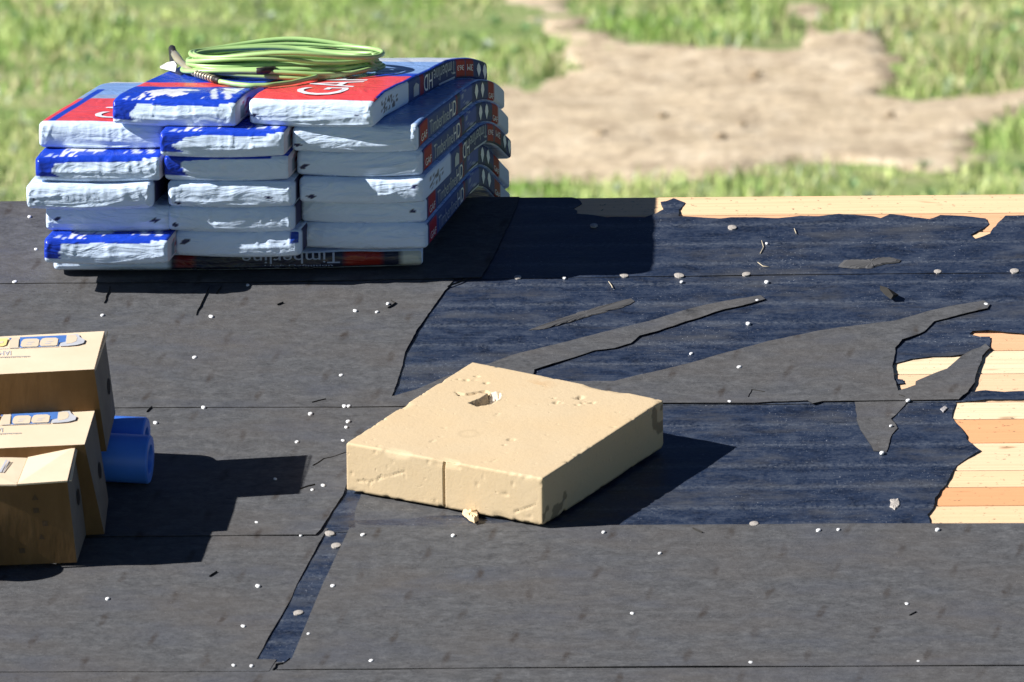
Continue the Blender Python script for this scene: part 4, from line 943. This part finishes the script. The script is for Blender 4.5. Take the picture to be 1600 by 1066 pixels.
def logo(root, ox, oy, h):
    hh = h + .0015
    def pol(nm, pts, mat, dz=0): V = [roofp(*roofuv(x + ox, y + oy, hh + dz), hh + dz) for x, y in pts]; mk(nm, V, [tuple(range(len(V)))], mat, root)
    pol('logo_panel', [(31, 527), (104, 523.6), (102.5, 534), (92, 535.5), (91, 540.5), (31, 543.5)], BLUEINK)
    pol('logo_swoosh', [(104, 524), (112, 522.6), (122, 522), (125, 526.5), (129, 529), (132.6, 531), (130.5, 536), (120, 539), (105, 540.6), (92, 541), (94.5, 536), (102.5, 534)], SILVERINK, .0004)
    pol('logo_swoosh', [(104.5, 524.6), (111, 523.4), (118, 523.4), (121, 528), (119, 533), (112, 536), (103.5, 537)], CARDINK, .0008)
    def letter(x0, x1, y0, y1, k):
        pol('logo_letter', [(x0 + 3, y0 + .5), (x0 + 8, y0 - .6), (x1 - 4, y0 - 1), (x1, y0 + 1), (x1 - 1.5, y1 - 1.2), (x1 - 4, y1), (x0 + 1, y1 + .8), (x0 - 1.5, y1 - 1.5), (x0, y0 + 4)], CARDINK, .0012)
        pol('logo_letter', [(x0 + 9, y0 + 4.6), (x1 - 8, y0 + 4.0), (x1 - 8, y0 + 4.9), (x0 + 9, y0 + 5.5)], SILVERINK, .0016)
        pol('logo_letter', [(x0 + 7, y0 + 7.6), (x1 - 12, y0 + 7.2), (x1 - 12, y0 + 8.2), (x0 + 7, y0 + 8.6)], SILVERINK, .0016)
    letter(63, 91, 528.6, 540, 0); letter(33.5, 61.5, 530, 541.5, 1)
    pol('logo_letter', [(16, 528), (30, 527.3), (28.5, 543), (14, 544)], CARDINK, .0008); pol('logo_letter', [(14, 528.2), (18.3, 528), (15.6, 531.4)], BLUEINK, .0012)
    pol('logo_letter', [(-6, 529.3), (12.5, 528.4), (9.5, 539), (4, 541), (-6, 541)], YELLOWINK, .0008); pol('logo_letter', [(-1, 533.8), (6, 532.6), (5, 536), (-1, 537)], CARDINK, .0012)
    pol('logo_underline', [(-6, 544.6), (91, 540.9), (91, 541.4), (-6, 545.2)], SILVERINK, .0006)
    V2, F2 = TXT.setdefault('IAM', text_verts('IAM'))
    P = [roofp(*roofuv(-2 + 19 * (1 - a) + ox, 548.4 + 6.6 * b + oy, hh), hh) for a, b in V2]; mk('printed_letters', P, F2, SILVERINK, root)
    r = np.random.default_rng(4); x = -4
    while x < 46:
        w_ = r.uniform(1.2, 3); hgt = r.uniform(1.0, 2.0); pol('small_print', [(x, 557.4 - x * .03), (x + w_, 557.4 - x * .03), (x + w_, 557.4 + hgt - x * .03), (x, 557.4 + hgt - x * .03)], SLATEINK); x += w_ + r.uniform(.6, 1.4)
# box A on the blue tubes
RA, top, bot, panel = boxthing('cardboard_box', 'closed cardboard box resting highest, on the two blue tubes', (147, 577), (163, 517.5), .368, .148, .027, .024, .46, .12, grp)
a = panel('top_panel', top[0], top[1], top[2], top[3], CARD_LIT, out=NRM, bow=.003)
f = panel('front_panel', bot[0], bot[1], top[1], top[0], CARD, out=-DWN, bow=-.004)
e = panel('end_panel', bot[1], bot[2], top[2], top[1], CARD_END_SHADE, out=Vector((1, 0, 0)), bow=.006)
panel('back_panel', bot[2], bot[3], top[3], top[2], CARD); panel('bottom_panel', bot[1], bot[0], bot[3], bot[2], CARD)
panel('side_panel', bot[3], bot[0], top[0], top[3], CARD_END_SHADE)
holepad(RA, lambda s, t, b=bot, tp=top: b[1].lerp(b[2], s).lerp(tp[1].lerp(tp[2], s), t) + Vector((.005, 0, 0)), .62, .50, .12, .085, e)
panel('box_flap', top[1] + Vector((.001, 0, .0)), top[1] + Vector((.004, 0, -.004)), top[2] + Vector((.010, 0, -.004)), top[2] + Vector((.008, 0, .002)), CARD_LIT, 4)
logo(RA, 0, 0, .3705)
RB, top, bot, panel = boxthing('cardboard_box', 'closed cardboard box leaning between the high box and the open box', (132, 694.5), (148, 641.5), .258, .018, .045, .030, .46, .10, grp)
panel('top_panel', top[0], top[1], top[2], top[3], CARD_LIT, out=NRM, bow=.003)
panel('front_panel', bot[0], bot[1], top[1], top[0], CARD); e = panel('end_panel', bot[1], bot[2], top[2], top[1], CARD_END_SHADE, out=Vector((1, 0, 0)), bow=.005)
panel('back_panel', bot[2], bot[3], top[3], top[2], CARD); panel('side_panel', bot[3], bot[0], top[0], top[3], CARD_END_SHADE)
holepad(RB, lambda s, t, b=bot, tp=top: b[1].lerp(b[2], s).lerp(tp[1].lerp(tp[2], s), t) + Vector((.004, 0, 0)), .50, .52, .13, .08, e)
logo(RB, -13, 120, .2605)
RC, top, bot, panel = boxthing('cardboard_box', 'cardboard box with parted top flaps, closest to the bottom left corner', (105, 751), (118, 697.5), .238, .020, .020, .027, .46, .08, grp)
f = panel('front_panel', bot[0], bot[1], top[1], top[0], CARD, out=-DWN, bow=-.003); e = panel('end_panel', bot[1], bot[2], top[2], top[1], CARD_END_SHADE, out=Vector((1, 0, 0)), bow=.004)
panel('back_panel', bot[2], bot[3], top[3] - NRM * .02, top[2] - NRM * .02, CARD); panel('side_panel', bot[3], bot[0], top[0], top[3], CARD_END_SHADE)
def flap(pts, hs, mat, th=.004, name='box_flap'):
    V = [roofp(*roofuv(x, y, h), h) for (x, y), h in zip(pts, hs)]; n = len(V); V += [p - NRM * th for p in V]
    mk(name, V, [tuple(range(n)), tuple(range(2 * n - 1, n - 1, -1))] + [(i, n + i, n + (i + 1) % n, (i + 1) % n) for i in range(n)], mat, RC)
flap([(27, 756.5), (105, 751), (118, 696.5), (44, 713.5)], (.239, .240, .250, .231), CARD_LIT)
flap([(-120, 758), (26, 757), (43, 714), (18, 712), (-30, 702), (-110, 700)], (.238, .238, .229, .232, .241, .241), CARD_LIT)
flap([(108, 750), (112, 750.5), (121.5, 698), (118.8, 696.5)], (.235, .232, .246, .249), CARD_LIT, .003)
flap([(-2, 738), (2, 738), (12, 719), (9, 718)], (.2395, .2395, .2395, .2395), SILVERINK, .001, 'printed_stripe'); flap([(4, 738), (5.5, 738), (15, 719), (14, 719)], (.2395, .2395, .2395, .2395), SILVERINK, .001, 'printed_stripe')
holepad(RC, lambda s, t, b=bot, tp=top: b[1].lerp(b[2], s).lerp(tp[1].lerp(tp[2], s), t) + Vector((.0035, 0, 0)), .52, .58, .13, .09, e)
def fmark(pts, b=bot, tp=top):
    V = [b[0].lerp(b[1], s).lerp(tp[0].lerp(tp[1], s), t) + Vector((0, -.003, 0)) for s, t in pts]; mk('printed_mark', V, [tuple(range(len(V)))], CARDINK2, f)
for s0, t0, k in ((.80, .78, 0), (.80, .62, 1), (.81, .30, 0), (.70, .14, 1), (.84, .46, 1)):
    fmark([(s0, t0), (s0 + .035, t0), (s0 + .018, t0 + .07)] if k == 0 else [(s0, t0), (s0 + .03, t0), (s0 + .03, t0 + .06), (s0, t0 + .06)])
# tubes
def roll(x_end, y_c, rad, length, label, x_is_end=True, h=None):
    u, v = roofuv(x_end, y_c, rad + .011); c = roofp(u, v, rad + .011); root = empty('blue_tube', c - NRM * rad); tag(root, label, 'tube', 'blue tubes by the boxes')
    ax = Vector((1, 0, 0)) * math.cos(.15) + DWN * math.sin(.15); e1 = NRM; e2 = -DWN * math.cos(.15) + Vector((1, 0, 0)) * math.sin(.15); n = 48; inner = rad * .58; V = []; F = []
    rings = [(-length, inner), (-length, rad), (-.004, rad), (0, rad - .003), (0, inner + .002), (-.003, inner), (-length, inner)]
    for s, r_ in rings:
        for k in range(n): a = 6.28318 * k / n; V.append(c + ax * s + e1 * math.cos(a) * r_ + e2 * math.sin(a) * r_)
    for i in range(len(rings) - 1):
        for k in range(n): l = (k + 1) % n; F.append((i * n + k, i * n + l, (i + 1) * n + l, (i + 1) * n + k))
    o = mk('tube_wall', V, F, BLUEPL, root, smooth=True)
    try: o.data.polygons.foreach_set('use_smooth', [abs(rings[i // n][0] - rings[i // n + 1][0]) > .01 for i in range(len(F))])
    except Exception: pass
    return root
roll(235, 718, .061, .62, 'near blue plastic tube lying under the high box, its open end showing')
roll(229, 690, .061, .60, 'far blue plastic tube behind the near one, mostly hidden by the box')
roll(-12, 858, .061, .40, 'unseen blue tube added outside the left edge to cast the rounded shadow')  # out of view, added to throw its shadow onto the roof
